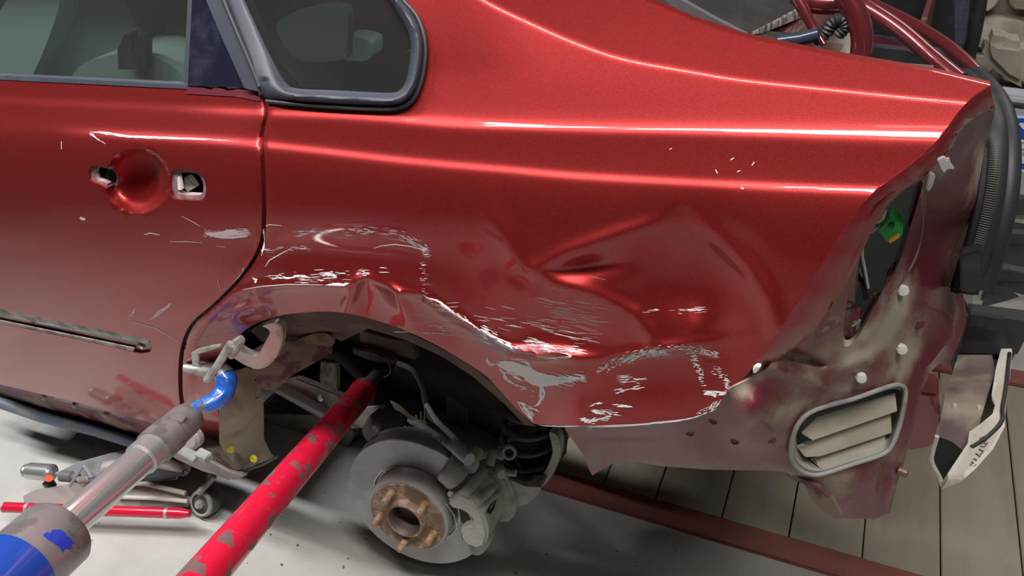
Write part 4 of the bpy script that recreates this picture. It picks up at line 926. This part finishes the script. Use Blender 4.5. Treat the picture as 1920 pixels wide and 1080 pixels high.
# ---- brake disc, hub and studs; the hub droops so its face looks a little upward
ax = np.array([.10, -.97, .19]); ax /= np.linalg.norm(ax)
dc = Py(764, 968, .085)                                                # centre of the hat face
BD = lathe('brake_disc', [(.032, .0), (.079, .0), (.084, -.003), (.086, -.008), (.0865, -.040), (.094, -.0405), (.094, -.0365), (.150, -.0365), (.1515, -.038), (.1515, -.0455), (.146, -.0465), (.146, -.0515), (.1515, -.0525), (.1515, -.060), (.150, -.0615), (.08, -.0615), (.08, -.02), (.032, -.02), (.032, 0)], dc, ax, DISC, CAR, 96)
lathe('disc_hat', [(.079, .0006), (.0845, -.0025), (.0868, -.008), (.0872, -.0395)], dc, ax, DISCHAT, BD, 64)
lathe('disc_polished_ring', [(.0925, -.0362), (.0932, -.0358), (.0942, -.0362)], dc, ax, mat('polished_lip', (.7, .7, .7), .15, .9), BD, 96)
lathe('backing_plate', [(.06, -.066), (.118, -.066), (.150, -.074), (.153, -.078), (.150, -.08), (.06, -.075)], dc, ax, mat('backing_plate_grey', (.20, .19, .18), .7, col2=(.28, .26, .24), scale=14), CAR, 64)
HB = lathe('hub_flange', [(.031, -.03), (.032, .010), (.034, .0145), (.038, .015), (.041, .012), (.043, .002), (.046, .0012), (.048, .0008), (.0715, .0008), (.0735, .0015), (.0755, .0025), (.078, .0015), (.0785, .0)], dc, ax, RUST, CAR, 64)
lathe('hub_bore', [(.0, -.030), (.006, -.030), (.008, -.022), (.018, -.020), (.0285, -.018), (.0300, .004), (.0315, .010), (.0335, .0148)], dc, ax, HUBI, HB, 40)
qa = frame_of(ax)
SB = [(730, 937), (788, 960), (807, 1008), (757, 1020), (713, 973)]
def _pp(P):
    q = (np.asarray(P, float) - CAM) @ R; return 960 + FPX * q[0] / -q[2], 540 - FPX * q[1] / -q[2]
def _se(o): return sum(min(math.hypot(_pp(np.array(V(dc) + qa @ Vector((.060 * math.cos(a), .060 * math.sin(a), 0))))[0] - x, _pp(np.array(V(dc) + qa @ Vector((.060 * math.cos(a), .060 * math.sin(a), 0))))[1] - y) for a in [math.radians(72 * k + o) for k in range(5)]) for x, y in SB)
so = min(range(0, 72, 2), key=_se)
for k in range(5):
    a = math.radians(72 * k + so)
    p = V(dc) + qa @ Vector((.060 * math.cos(a), .060 * math.sin(a), 0))
    prof = [(.0, -.003), (.0078, -.003), (.0078, .004)] + [(.0068 if i % 2 else .0061, .005 + i * .0014) for i in range(20)] + [(.005, .0335), (.0, .034)]
    lathe('wheel_stud', prof, tuple(p), ax, STUD, HB, 14)
# ---- caliper: bridge body over the disc edge, carrier, pins and bleed nipple
CL = empty('brake_caliper', parent=CAR)
def dpt(r, ang, h):
    a = math.radians(ang); return np.array(V(dc) + qa @ Vector((r * math.cos(a), r * math.sin(a), h)))
# find the angle of the caliper by matching a pixel
def pxy(P):
    q = (np.asarray(P, float) - CAM) @ R
    return 960 + FPX * q[0] / -q[2], 540 - FPX * q[1] / -q[2]
best = min(range(0, 360, 2), key=lambda a: (pxy(dpt(.135, a, -.02))[0] - 900) ** 2 + (pxy(dpt(.135, a, -.02))[1] - 945) ** 2)
CA = best
def arcbody(name, prof, a0, a1, m, n=18, wob=0, seed=1):
    """prof = closed loop of (r, h), swept round the disc"""
    bm = bmesh.new(); rr = random.Random(seed); rings = []
    for i in range(n + 1):
        a = a0 + (a1 - a0) * i / n; e = 1.0 if 1 < i < n - 1 else (.97 if 0 < i < n else .88)
        rc_ = np.mean([p[0] for p in prof]); hc = np.mean([p[1] for p in prof])
        rings.append([bm.verts.new(V(dpt(rc_ + (r - rc_) * e + rr.gauss(0, wob), a, hc + (h - hc) * e + rr.gauss(0, wob)))) for r, h in prof])
    k = len(prof)
    for A, B in zip(rings[:-1], rings[1:]):
        for j in range(k): bm.faces.new((A[j], A[(j + 1) % k], B[(j + 1) % k], B[j]))
    bm.faces.new(rings[0][::-1]); bm.faces.new(rings[-1])
    bmesh.ops.recalc_face_normals(bm, faces=bm.faces)
    o = from_bm(name, bm, m, CL); s = o.modifiers.new('round', 'SUBSURF'); s.levels = 1; s.render_levels = 1
    return o
def pxl(x, y, h):
    """point on the plane h above the disc face"""
    d = ray(x, y); p0 = dc + ax * h; t = ((p0 - CAM) @ ax) / (d @ ax); return CAM + d * t
def hit(o, x, y, back=0.):
    d = V(ray(x, y)).normalized(); ok, loc, n, _ = o.ray_cast(V(CAM), d)
    return (np.array(loc - d * back), np.array(n)) if ok else (np.array(V(CAM) + d * 1.5), np.array([0, -1, 0.]))
CF = [(835, 943), (846, 934), (862, 930), (876, 934), (890, 944), (902, 958), (911, 980), (915, 1004), (909, 1026), (893, 1031), (872, 1022), (861, 1006), (864, 990), (880, 984), (882, 973), (868, 960), (848, 956)]
CBODY = slab('caliper_body', [pxl(x, y, .014) for x, y in CF], tuple(-ax * .088), CALI, CL, .006, seg=3)
ccx = np.mean([pxl(x, y, -.075) for x, y in CF], 0)
slab('caliper_piston_housing', [pxl(x + 47 + (x - 880) * .12, y - 52 + (y - 980) * .1, -.075) for x, y in CF], tuple(-ax * .03), CALI, CL, .006, seg=3)
def ridge(name, pts, r):
    tube(name, [hit(CBODY, x, y, .001)[0] for x, y in pts], r, CALI, CL, 12)
ridge('caliper_rib', [(868, 930), (882, 915), (896, 898), (908, 884)], [.011, .012, .011, .009])
ridge('caliper_rib', [(892, 944), (905, 930), (920, 917), (934, 903)], [.008, .010, .009, .006])
ridge('caliper_rib', [(904, 962), (914, 940), (930, 926), (940, 914)], [.005, .007, .007, .005])
wh = [hit(CBODY, x, y, .0012)[0] for x, y in ((914, 962), (912, 950), (917, 938), (926, 932), (931, 938), (927, 952), (920, 964))]
slab('caliper_window_shade', wh, tuple(-ax * .0), BLACKP, CL, 0)  # flat dark patch painted on the body as the shade of an opening
arcbody('caliper_carrier', [(.112, -.01), (.14, .006), (.162, -.002), (.168, -.03), (.168, -.06), (.155, -.066), (.153, -.034), (.12, -.024)], CA + 25, CA + 42, CALI, 10, .0006, 2)
arcbody('caliper_carrier', [(.112, -.012), (.14, .004), (.160, -.004), (.166, -.03), (.166, -.06), (.155, -.066), (.153, -.034), (.12, -.026)], CA - 42, CA - 26, CALI, 10, .0006, 3)
arcbody('brake_pad', [(.098, -.034), (.148, -.034), (.148, -.021), (.098, -.021)], CA - 24, CA + 22, mat('pad_dark', (.10, .095, .09), .8), 12)
g0 = pxl(878, 880, -.03); g1 = pxl(900, 838, -.09)
lathe('guide_pin', [(0, 0), (.012, 0), (.0145, .004), (.0145, .02), (.011, .024), (.011, .05), (.0, .05)], g0, g1 - g0, mat('pin_boot', (.40, .40, .37), .7), CL, 18)
g0 = pxl(930, 872, -.09)
tube('bracket_arm', [pxl(918, 870, -.08), pxl(925, 850, -.09), pxl(944, 855, -.09)], [.012, .010, .009], CALI, CL, 12)
lathe('cable_eye', [(.009, -.008), (.0135, -.008), (.0145, .0), (.0135, .008), (.009, .008), (.009, -.008)], pxl(955, 848, -.09), np.array([.35, -.75, .5]), CALI, CL, 24)
lathe('cable_lever', [(0, -.01), (.012, -.01), (.013, .006), (.009, .012), (0, .012)], pxl(938, 884, -.08), np.array([.6, -.6, .3]), CALI, CL, 14)
tube('bleed_nipple', [pxl(945, 884, -.08), pxl(958, 887, -.08), pxl(968, 888, -.08)], [.008, .006, .0055], CALI, CL, 8)
for k in range(3):
    lathe('nipple_thread', [(.005, 0), (.0068, .0008), (.005, .0016)], pxl(960 + k * 3.5, 887, -.08), pxl(970, 888, -.08) - pxl(958, 887, -.08), CALI, CL, 12)
tube('pad_clip', [pxl(x, y, h) for x, y, h in ((836, 944, -.01), (852, 966, -.012), (858, 992, -.014), (866, 1008, -.016), (872, 1026, -.016), (880, 1034, -.018), (886, 1022, -.02))], .0018, STEEL, CL, 6)
lathe('caliper_bolt', [(0, 0), (.008, 0), (.008, .006), (0, .006)], pxl(848, 924, -.006), ax, GALV, CL, 6)
# ------------------------------------------------------------ hydraulic pulling ram with blue hook (lower left)
RAM = tag(empty('hydraulic_ram'), 'hydraulic pulling ram with chrome rod and blue-painted hook pulling the wheel arch edge', 'hydraulic ram')
A0 = Pd(-60, 1150, .86); A1 = Pd(356, 780, 1.24); axr = A1 - A0; Lr = np.linalg.norm(axr); ux = axr / Lr
def ar(x, y):
    """axis point whose image is closest to a pixel"""
    ts = np.linspace(-.2, 1.2, 1401); P = A0 + axr * ts[:, None]; q = (P - CAM) @ R
    X = 960 + FPX * q[:, 0] / -q[:, 2]; Y = 540 - FPX * q[:, 1] / -q[:, 2]
    return A0 + axr * ts[np.argmin((X - x) ** 2 + (Y - y) ** 2)]
def dep(P): return -((P - CAM) @ R)[2]
def rpx(P, w): return w / 2 * dep(P) / FPX
b0 = ar(-60, 1150); b1 = ar(38, 1064); b2 = ar(112, 995)
rb = rpx(b2, 142)
lathe('ram_base', [(0, 0), (rb * 1.02, 0), (rb * 1.02, np.linalg.norm(b1 - b0)), (0, np.linalg.norm(b1 - b0))], b0, ux, BLUEB, RAM, 48)
l2 = np.linalg.norm(b2 - b1)
lathe('ram_cylinder', [(0, 0), (rb, 0), (rb, l2 - .006), (rb - .004, l2), (rb * .5, l2), (rb * .5, l2 - .004), (0, l2 - .004)], b1, ux, GUN, RAM, 56)
# chipped blue patch wrapped round the mouth of the cylinder
def wrap(name, pl, r, m, parent):
    bm = bmesh.new(); q = frame_of(ux)
    poly = [np.array(p) for p in pl]; out = []
    for x, y in resample(poly, 2):
        d = ray(x, y); w0 = CAM - b1; dd = d - (d @ ux) * ux; ww = w0 - (w0 @ ux) * ux
        a_ = dd @ dd; b_ = 2 * dd @ ww; c_ = ww @ ww - (r + .0006) ** 2; D = max(b_ * b_ - 4 * a_ * c_, 0)
        out.append(CAM + d * ((-b_ - math.sqrt(D)) / (2 * a_)))
    vs = [bm.verts.new(V(p)) for p in out]; f = bm.faces.new(vs)
    ext = bmesh.ops.extrude_face_region(bm, geom=[f]); 
    for v in ext['geom']:
        if isinstance(v, bmesh.types.BMVert): v.co += V(ray(100, 1000)) * .0006
    bmesh.ops.triangulate(bm, faces=bm.faces)
    return from_bm(name, bm, m, parent, False)
wrap('chipped_paint', [(80, 1003), (88, 997), (95, 1000), (98, 993), (115, 993), (122, 998), (126, 1006), (132, 1008), (136, 1014), (140, 1018), (134, 1022), (137, 1027), (128, 1030), (122, 1028), (118, 1036), (112, 1026), (98, 1016), (88, 1010)], rb, BLUEC, RAM)
c1 = ar(112, 995); c2 = ar(262, 862); c3 = ar(283, 843); c4 = ar(300, 828); c5 = ar(356, 778)
rr1 = rpx(ar(190, 925), 62)
lathe('chrome_rod', [(0, 0), (rr1, 0), (rr1, np.linalg.norm(c2 - c1) + .01), (0, np.linalg.norm(c2 - c1) + .01)], c1 - ux * .01, ux, CHROME, RAM, 48)
lc = np.linalg.norm(c3 - c2) + .012; rc1 = rr1 * 1.14
lathe('rod_collar', [(0, 0), (rc1 - .002, 0), (rc1, .002), (rc1, lc), (0, lc)], c2, ux, COLLAR, RAM, 48)
lt = np.linalg.norm(c5 - c3); rt = rr1 * 1.28
lathe('coupler', [(0, 0), (rt, 0), (rt, lt * .42), (rt * .93, lt * .45), (rt * .93, lt * .8), (rt * .80, lt * .97), (rt * .6, lt), (0, lt)], c3 + ux * .004, ux, GUN, RAM, 48)
CPL = [o for o in COL.objects if o.name == 'coupler'][0]
ok_, pl_, pn_, _ = CPL.ray_cast(V(CAM), V(ray(334, 783)).normalized()); pn = np.array(pl_) - np.array(pn_) * .001
lathe('clevis_pin', [(0, 0), (.0105, 0), (.0115, .001), (.0115, .003), (.0105, .0045), (0, .005)], pn, tuple(pn_), mat('pin_steel', (.62, .62, .62), .3, .8), RAM, 28)
# hook: thick S-bend ending in the claw
hp = [(348, 780, 1.22), (362, 768, 1.235), (384, 760, 1.25), (405, 751, 1.26), (420, 735, 1.27), (425, 712, 1.275), (416, 698, 1.28), (400, 694, 1.285), (380, 694, 1.29), (362, 692, 1.292), (346, 689, 1.293)]
hc = cat([np.array(Pd(x, y, d)) for x, y, d in hp], 5)
hr = np.interp(np.linspace(0, 1, len(hc)), [0, .15, .35, .5, .62, .75, .9, 1], [.011, .0135, .017, .018, .016, .0135, .009, .007])
cut = int(len(hc) * .66)
c2_ = int(len(hc) * .54)
tube('hook', hc[:c2_ + 1], hr[:c2_ + 1], BLUEP, RAM, 18)
tube('hook_bend', hc[c2_:cut + 1], hr[c2_:cut + 1], mat('worn_blue_steel', (.33, .31, .30), .35, .5, col2=(.02, .12, .55), scale=30, lo=.52, hi=.58), RAM, 18)
tube('hook_tip', hc[cut:], hr[cut:], STEEL, RAM, 14)
tube('hook_neck', [Pd(338, 787, 1.215), Pd(356, 773, 1.23)], [.013, .0125], COLLAR, RAM, 14)

# ------------------------------------------------------------ pull plate welded to the arch
PC = tag(empty('pull_clamp'), 'rough bare-steel pull loop and bar hooked on the front of the wheel arch', 'pull clamp')
ring = [(512, 612), (500, 609), (489, 611)]
plo = [(504, 610), (520, 608), (528, 622), (526, 642), (519, 662), (512, 680), (497, 692), (478, 691), (462, 684), (442, 674), (434, 660)]
cl = cat([np.array(Py(x, y, d)) for (x, y), d in zip([(494, 612), (510, 616), (516, 628), (510, 650), (500, 668), (488, 678), (470, 674), (450, 664), (432, 654)], [.05, .045, .04, .03, .02, .01, 0, -.008, -.012])], 5)
lo_ = cat([(490, 612), (504, 606), (520, 606), (529, 619), (527, 645), (517, 670), (502, 687), (482, 693), (460, 686), (440, 674), (426, 662), (424, 650), (436, 644), (448, 654), (464, 663), (480, 667), (489, 655), (498, 638), (505, 624), (500, 617)], 3, True)
slab('loop', [Py(p[0], p[1], -.02 + .055 * (p[0] - 424) / 100.) for p in lo_], (0, .012, 0), STEEL, PC, .002)
tube('drag_bar', [Py(433, 645, -.02), Py(410, 682, -.03), Py(388, 712, -.035)], [.0068, .0065, .006], STEEL, PC, 10)
bq = [Py(x, y, -.022) for x, y in ((424, 648), (438, 640), (446, 652), (434, 676), (426, 672))]
slab('clamp_jaw', bq, (0, .02, 0), STEEL, PC, .002)
slab('clamp_plate', [Py(x, y, -.016) for x, y in ((358, 662), (370, 655), (400, 648), (414, 646), (414, 650), (395, 658), (372, 664), (372, 682), (376, 690), (360, 688))], (0, .004, 0), STEEL, PC, .001)

# ------------------------------------------------------------ red push tube
PT = tag(empty('push_tube'), 'red-painted steel push tube with threaded end, worn patches, braced into the wheel arch', 'push tube')
t0 = Pd(340, 1130, .90); t1 = Pd(682, 733, 1.62)
def along(a, b, k): return a + (b - a) * k
tube('tube', [t0, along(t0, t1, .5), t1], [.0275, .0275, .0275], REDP, PT, 40)
lathe('tube_lip', [(.012, 0), (.029, 0), (.0295, .004), (.0295, .022), (.0275, .026)], t1 - (t1 - t0) / np.linalg.norm(t1 - t0) * .018, t1 - t0, REDP, PT, 40)
t2 = Pd(735, 668, 1.80)
Lth = np.linalg.norm(t2 - t1); nth = 44
lathe('threaded_rod', [(0, 0)] + [(.0158 if i % 2 else .0145, Lth * i / nth) for i in range(nth + 1)] + [(0, Lth)], t1, t2 - t1, mat('threaded_steel', (.20, .20, .20), .4, .7), PT, 24)
lathe('end_socket', [(0, 0), (.018, 0), (.022, .02), (.022, .07), (0, .07)], t2 - (t2 - t1) * .35, t2 - t1, DARKIN, PT, 20)
gr = [along(t1, t2, .68) + np.array(V((0, 0, 0)))]
ctr = Py(724, 684, .36); q = frame_of(t2 - t1)
tube('locking_ring', [np.array(V(along(t1, t2, .62)) + q @ Vector((.021 * math.cos(a), .021 * math.sin(a), 0))) for a in np.linspace(1.0, 5.6, 22)], .0022, STEEL, PT, 6)

# ------------------------------------------------------------ floor jack
JK = tag(empty('trolley_jack'), 'dusty grey trolley jack standing on the concrete beside the sill', 'jack')
def fz(x, y, z): return Pz(x, y, z)
slab('side_plate', [fz(x, y, z) for x, y, z in ((44, 945, .05), (42, 930, .06), (60, 920, .07), (140, 905, .08), (210, 900, .08), (300, 912, .07), (340, 922, .06), (360, 935, .05), (350, 950, .03), (240, 952, .03), (60, 958, .03))], (0, .004, -.004), JACKG, JK, .002)
slab('side_plate', [fz(x, y, z) for x, y, z in ((100, 888, .10), (140, 868, .11), (230, 843, .13), (290, 850, .13), (340, 870, .12), (330, 900, .08), (230, 905, .08), (130, 905, .08))], (0, .004, -.004), GALV, JK, .002)
tube('lift_arm', [fz(200, 880, .12), fz(280, 862, .14), fz(350, 880, .13)], [.02, .018, .016], JACKG, JK, 10)
tube('arm_edge', [fz(190, 908, .085), fz(270, 906, .09), fz(348, 925, .07)], .006, mat('arm_cream', (.52, .48, .43), .6), JK, 8)
tube('arm_edge', [fz(220, 932, .06), fz(290, 934, .06), fz(352, 940, .055)], .005, bpy.data.materials['arm_cream'], JK, 8)
s0 = fz(48, 882, .10); s1 = fz(112, 888, .10)
lathe('handle_socket', [(0, 0), (.016, 0), (.017, .004), (.014, .008), (.020, .012), (.021, .075), (.016, .08), (0, .08)], s0, s1 - s0, mat('socket_silver', (.62, .64, .63), .3, .8), JK, 28)
px = fz(92, 897, .115)
lathe('orange_sticker', [(0, 0), (.0085, 0), (.0085, .001), (0, .001)], px, CAM - px, ORANGE, JK, 20)
box('socket_foot', fz(93, 908, .07), (.022, .02, .02), BLACKP, JK)
lathe('pump_body', [(0, 0), (.014, 0), (.014, .03), (.009, .034), (.009, .05), (0, .05)], fz(116, 892, .09), s1 - s0, mat('pump_dark', (.16, .15, .15), .6, .3), JK, 18)
sprp = []
e0 = fz(146, 899, .10); e1 = fz(168, 899, .10)
for i in range(60):
    a = i * .8; sprp.append(np.array(V(e0 + (e1 - e0) * i / 60) + frame_of(e1 - e0) @ Vector((.006 * math.cos(a), .006 * math.sin(a), 0))))
tube('return_spring', sprp, .0016, STEEL, JK, 6)
tube('link_bar', [fz(130, 912, .09), fz(157, 872, .13)], .0035, mat('link_blue_grey', (.33, .38, .42), .5, .4), JK, 8)
tube('link_bar', [fz(157, 872, .13), fz(172, 895, .11)], .0035, bpy.data.materials['link_blue_grey'], JK, 8)
wc = fz(376, 945, .045)
WL = lathe('front_wheel', [(.010, .0), (.026, -.002), (.032, -.006), (.034, -.012), (.034, -.03), (0, -.03), (0, 0), (.010, 0)], wc, (.05, -.9, .5), mat('wheel_dark', (.10, .10, .095), .6), JK, 32)
lathe('wheel_rim', [(.024, .0015), (.028, .003), (.0315, .001), (.033, -.004)], wc, (.05, -.9, .5), mat('rim_grey', (.36, .35, .33), .6), WL, 32)
lathe('axle_nut', [(0, .012), (.007, .012), (.008, .008), (.011, .007), (.012, .0), (0, 0)], wc, (.05, -.9, .5), JACKG, WL, 8)
tube('wheel_bracket', [fz(372, 925, .08), fz(400, 895, .11), fz(398, 860, .13)], .008, JACKG, JK, 8)
lathe('caster', [(0, 0), (.016, 0), (.016, .012), (0, .012)], fz(66, 963, .018), (0, -1, .2), JACKG, JK, 18)
lathe('frame_bolt', [(0, 0), (.006, 0), (.006, .004), (0, .004)], fz(327, 867, .14), (0, -1, .7), GALV, JK, 6)
lathe('frame_bolt', [(0, 0), (.005, 0), (.005, .004), (0, .004)], fz(350, 885, .14), (0, -1, .7), GALV, JK, 6)
lathe('frame_bolt', [(0, 0), (.007, 0), (.007, .006), (0, .006)], fz(104, 965, .02), (0, -1, .7), mat('bolt_pale', (.6, .58, .53), .5), JK, 6)
slab('cover_plate', [fz(x, y, .135) for x, y in ((262, 872), (300, 858), (345, 866), (352, 888), (300, 896), (240, 905))], (0, 0, -.006), BLACKP, JK, .002)
JH = tag(empty('jack_handle'), 'red round jack handle bar lying in front of the grey trolley jack', 'handle')
h0 = fz(8, 951, .07); h1 = fz(356, 963, .07)
HBAR = tube('bar', [along(h0, h1, k) for k in (0, .5, .88)], .0125, REDB, JH, 20)
tube('bar_tip', [along(h0, h1, .88), along(h0, h1, .95), along(h0, h1, 1.0)], [.0125, .0125, .008], REDB, JH, 16)
for k in (.125, .875):
    lathe('steel_ring', [(.0122, 0), (.0133, .001), (.0133, .008), (.0122, .009)], along(h0, h1, k), h1 - h0, STEEL, JH, 20)
lathe('bar_end', [(0, -.001), (.011, -.001), (.0127, 0), (.0127, .003)], h0, h1 - h0, STEEL, JH, 20)

# ------------------------------------------------------------ floor: concrete slab, pit boards between red steel rails
XL, XR, YF, YN = -4.2, 2.6, 2.6, -3.4
Y1, Y2 = .405, 1.185                                           # pit edges
def slabbox(name, x0, x1, y0, y1, z0, z1, m, parent=None, bevel=0):
    return box(name, ((x0 + x1) / 2, (y0 + y1) / 2, (z0 + z1) / 2), (x1 - x0, y1 - y0, z1 - z0), m, parent, None, bevel)
FL = slabbox('floor', XL, XR, YN, Y1, -.12, 0, CONC); tag(FL, kind='structure')
F2 = slabbox('floor_far', XL, XR, Y2, YF, -.12, 0, CONC); F2.name = 'floor.001'; tag(F2, kind='structure')
F3 = slabbox('floor_pit', XL, -.62, Y1, Y2, -.12, -.001, CONC); F3.name = 'floor.002'; tag(F3, kind='structure')
F4 = slabbox('pit_bottom', -.62, XR, Y1, Y2, -.20, -.06, PITM); F4.name = 'floor.003'; tag(F4, kind='structure')
for nm, y0, y1, lab in (('steel_rail', Y1, Y1 + .062, 'long red-oxide steel rail along the near edge of the floor boards'), ('steel_rail', Y2 - .062, Y2, 'far red-oxide steel rail beyond the floor boards, under the bumper beam')):
    o = slabbox(nm, -.62, XR, y0, y1, -.05, .006, REDBEAM, None, .003); tag(o, lab, 'steel rail')
BS = tag(empty('board_deck'), 'beige painted boards covering the inspection pit behind the car, between red steel rails', 'boards')
xs_ = [-.62, -.53, -.40, pxy(Pz(1222, 954))[0] * 0 + float(Pz(1222, 954)[0]), float(Pz(1346, 997)[0]), float(Pz(1479, 1005)[0]), float(Pz(1618, 1030)[0]), float(Pz(1763.5, 1000)[0]), float(Pz(1905, 950)[0])]
while xs_[-1] < XR - .15: xs_.append(xs_[-1] + .15)
rb_ = random.Random(5)
for a, b in zip(xs_[:-1], xs_[1:]):
    dz = rb_.uniform(-.0015, .0)
    slabbox('board', a + .0016, b - .0016, Y1 + .064, Y2 - .064, -.028, .001 + dz, PLANK, BS, .0015)
# loose grit on the concrete
GR = mat('grit', (.16, .15, .14), .9)
bmg = bmesh.new(); rg = random.Random(11)
for i in range(150):
    x = rg.uniform(-1.9, .1); y = rg.uniform(-.45, .38); r_ = rg.uniform(.001, .0032)
    m4 = Matrix.Translation((x, y, r_ * .4)) @ Matrix.Rotation(rg.random() * 6, 4, 'Z') @ Matrix.Diagonal((r_ * rg.uniform(.8, 2), r_, r_ * .6, 1))
    bmesh.ops.create_icosphere(bmg, subdivisions=1, radius=1, matrix=m4)
tag(from_bm('floor_grit', bmg, GR), 'dark grit and crumbs scattered over the pale concrete in front', 'grit', kind='stuff')

# ------------------------------------------------------------ room shell
WALLM = mat('grey_plaster', (.17, .16, .15), .9, col2=(.12, .11, .10), scale=2)
tag(slabbox('ceiling', XL, XR, YN, YF, 2.8, 2.9, mat('ceiling_dark', (.07, .068, .065), .9)), kind='structure')
tag(slabbox('wall_left', XL - .1, XL, YN, YF, 0, 2.8, WALLM), kind='structure')
tag(slabbox('wall_right', XR, XR + .1, YN, YF, 0, 2.8, WALLM), kind='structure')
tag(slabbox('wall_front', XL, XR, YN - .1, YN, 0, 2.8, mat('dark_wall', (.05, .048, .045), .9)), kind='structure')
WB = tag(slabbox('wall_back', XL, XR, YF, YF + .1, 0, 2.8, mat('mortar', (.20, .175, .15), .95, col2=(.30, .26, .22), scale=8, bump=.4, bscale=20)), kind='structure')
# rubble stones and bricks in the visible bit of the back wall
c = Py(1880, 90, YF)
ST = [mat('rubble_stone', (.34, .31, .26), .9, col2=(.22, .19, .16), scale=6, bump=.5, bscale=14), mat('pale_rubble', (.46, .43, .37), .9, col2=(.32, .29, .25), scale=7, bump=.5, bscale=14), mat('orange_brick', (.42, .21, .11), .9, col2=(.34, .24, .17), scale=7, bump=.4, bscale=20)]
rs = random.Random(21)
z = .02; row = 0
while z < 1.25:
    brickrow = z > .80
    hgt = rs.uniform(.10, .15) if not brickrow else .105
    x = -.2 + rs.uniform(0, .1)
    while x < 1.9:
        wd = rs.uniform(.16, .30) if not brickrow else .27
        bm = bmesh.new(); bmesh.ops.create_cube(bm, size=1)
        bmesh.ops.subdivide_edges(bm, edges=list(bm.edges), cuts=1, use_grid_fill=True)
        for v in bm.verts:
            k = .8 if abs(v.co.x) > .4 and abs(v.co.z) > .4 else 1
            v.co = Vector((v.co.x * (wd - .018) * k + rs.gauss(0, .006 if not brickrow else .001), v.co.y * .10 + rs.gauss(0, .008 if not brickrow else .001), v.co.z * (hgt - .018) * (1 if brickrow else k) + rs.gauss(0, .006 if not brickrow else .001)))
        bmesh.ops.bevel(bm, geom=list(bm.edges), offset=.008, segments=1, affect='EDGES', clamp_overlap=True)
        bmesh.ops.translate(bm, vec=(x + wd / 2, YF - .01, z + hgt / 2), verts=bm.verts)
        from_bm('brick' if brickrow else 'stone', bm, ST[2] if brickrow else ST[rs.random() > .45], WB, True, 40)
        x += wd
    z += hgt
# ------------------------------------------------------------ things behind the trunk
tq = 2.15
o = slab('paper_sack', [Py(x, y, tq) for x, y in ((1838, 90), (1850, 62), (1880, 78), (1930, 84), (1930, 175), (1880, 150), (1846, 116))], (0, .12, 0), mat('crumpled_paper', (.48, .45, .39), .9, col2=(.36, .33, .28), scale=9, bump=.6, bscale=16), None, .03, seg=4)
tag(o, 'crumpled pale sack lying against the rubble wall at the far right', 'sack')
BX = tag(empty('plastic_tub'), 'pale grey plastic tub with a blue and white printed label, behind the trunk seal', 'tub')
bx = Py(1900, 270, 1.45)
slab('tub_body', [Py(x, y, 1.45) for x, y in ((1862, 190), (1935, 200), (1935, 375), (1880, 366), (1866, 330))], (0, .1, 0), mat('tub_grey', (.36, .41, .46), .5), BX, .01)
slab('tub_lid', [Py(x, y, 1.43) for x, y in ((1856, 174), (1935, 184), (1935, 200), (1858, 190))], (0, .06, 0), mat('tub_lid_grey', (.42, .47, .52), .5), BX, .006)
slab('label', [Py(x, y, 1.447) for x, y in ((1884, 216), (1935, 220), (1935, 326), (1880, 318))], (0, .003, 0), mat('label_white', (.75, .79, .86), .5), BX, 0)
LBL = mat('label_blue', (.01, .08, .5), .5)
slab('label_band', [Py(x, y, 1.445) for x, y in ((1884, 232), (1894, 225), (1910, 222), (1935, 222), (1935, 262), (1884, 259))], (0, .001, 0), LBL, BX, 0)
slab('label_band', [Py(x, y, 1.445) for x, y in ((1882, 304), (1896, 308), (1914, 308), (1935, 304), (1935, 318), (1882, 314))], (0, .001, 0), LBL, BX, 0)
slab('label_mark', [Py(x, y, 1.443) for x, y in ((1910, 232), (1916, 230), (1935, 240), (1935, 250), (1918, 242))], (0, .001, 0), WHITE, BX, 0)
def text(body_, x, y, dpt_, size, m, parent):
    cu = bpy.data.curves.new('lettering', 'FONT'); cu.body = body_; cu.size = size; cu.extrude = .0004
    o = bpy.data.objects.new('lettering', cu); COL.objects.link(o); cu.materials.append(m); o.parent = parent
    o.location = V(Py(x, y, dpt_)); o.rotation_euler = (math.radians(90), 0, 0)
    bpy.context.view_layer.update(); me = bpy.data.meshes.new_from_object(o.evaluated_get(bpy.context.evaluated_depsgraph_get()))
    n = bpy.data.objects.new('lettering', me); COL.objects.link(n); n.parent = parent; n.location = o.location; n.rotation_euler = o.rotation_euler
    bpy.data.objects.remove(o); n.name = 'lettering'; return n
TX = mat('label_text', (.30, .36, .48), .6)
text('ДЛЯ', 1906, 279, 1.4445, .026, TX, BX); text('УСО', 1903, 290, 1.4445, .022, TX, BX)
FP = tag(empty('felt_panel'), 'tall panel covered in dark grey felt with black rubber edge, standing behind the trunk hinges', 'panel')
slab('felt_face', [Py(x, y, 1.75) for x, y in ((1752, -60), (1832, -60), (1822, 60), (1812, 130), (1740, 130), (1748, 40))], (0, .05, 0), FELT, FP, .01)
slab('dark_face', [Py(x, y, 1.78) for x, y in ((1620, -60), (1755, -60), (1750, 60), (1742, 130), (1620, 110))], (0, .05, 0), BLACKP, FP, .01)
tube('rubber_edge', [Py(x, y, 1.73) for x, y in cat([(1846, -60), (1838, 0), (1828, 60), (1816, 110), (1808, 160)], 4)], .017, RUB, FP, 12)
tube('edge_piping', [Py(x, y, 1.76) for x, y in cat([(1716, -60), (1713, 10), (1706, 50), (1700, 70)], 4)], .004, mat('piping_grey', (.16, .17, .18), .6), FP, 8)
CR = box('dark_crate', Py(1890, 395, 1.65), (.34, .3, .2), mat('crate_dark', (.10, .10, .10), .7, col2=(.2, .2, .18), scale=8), None, None, .012)
tag(CR, 'dark dusty plastic crate below the grey tub at the right edge', 'crate')
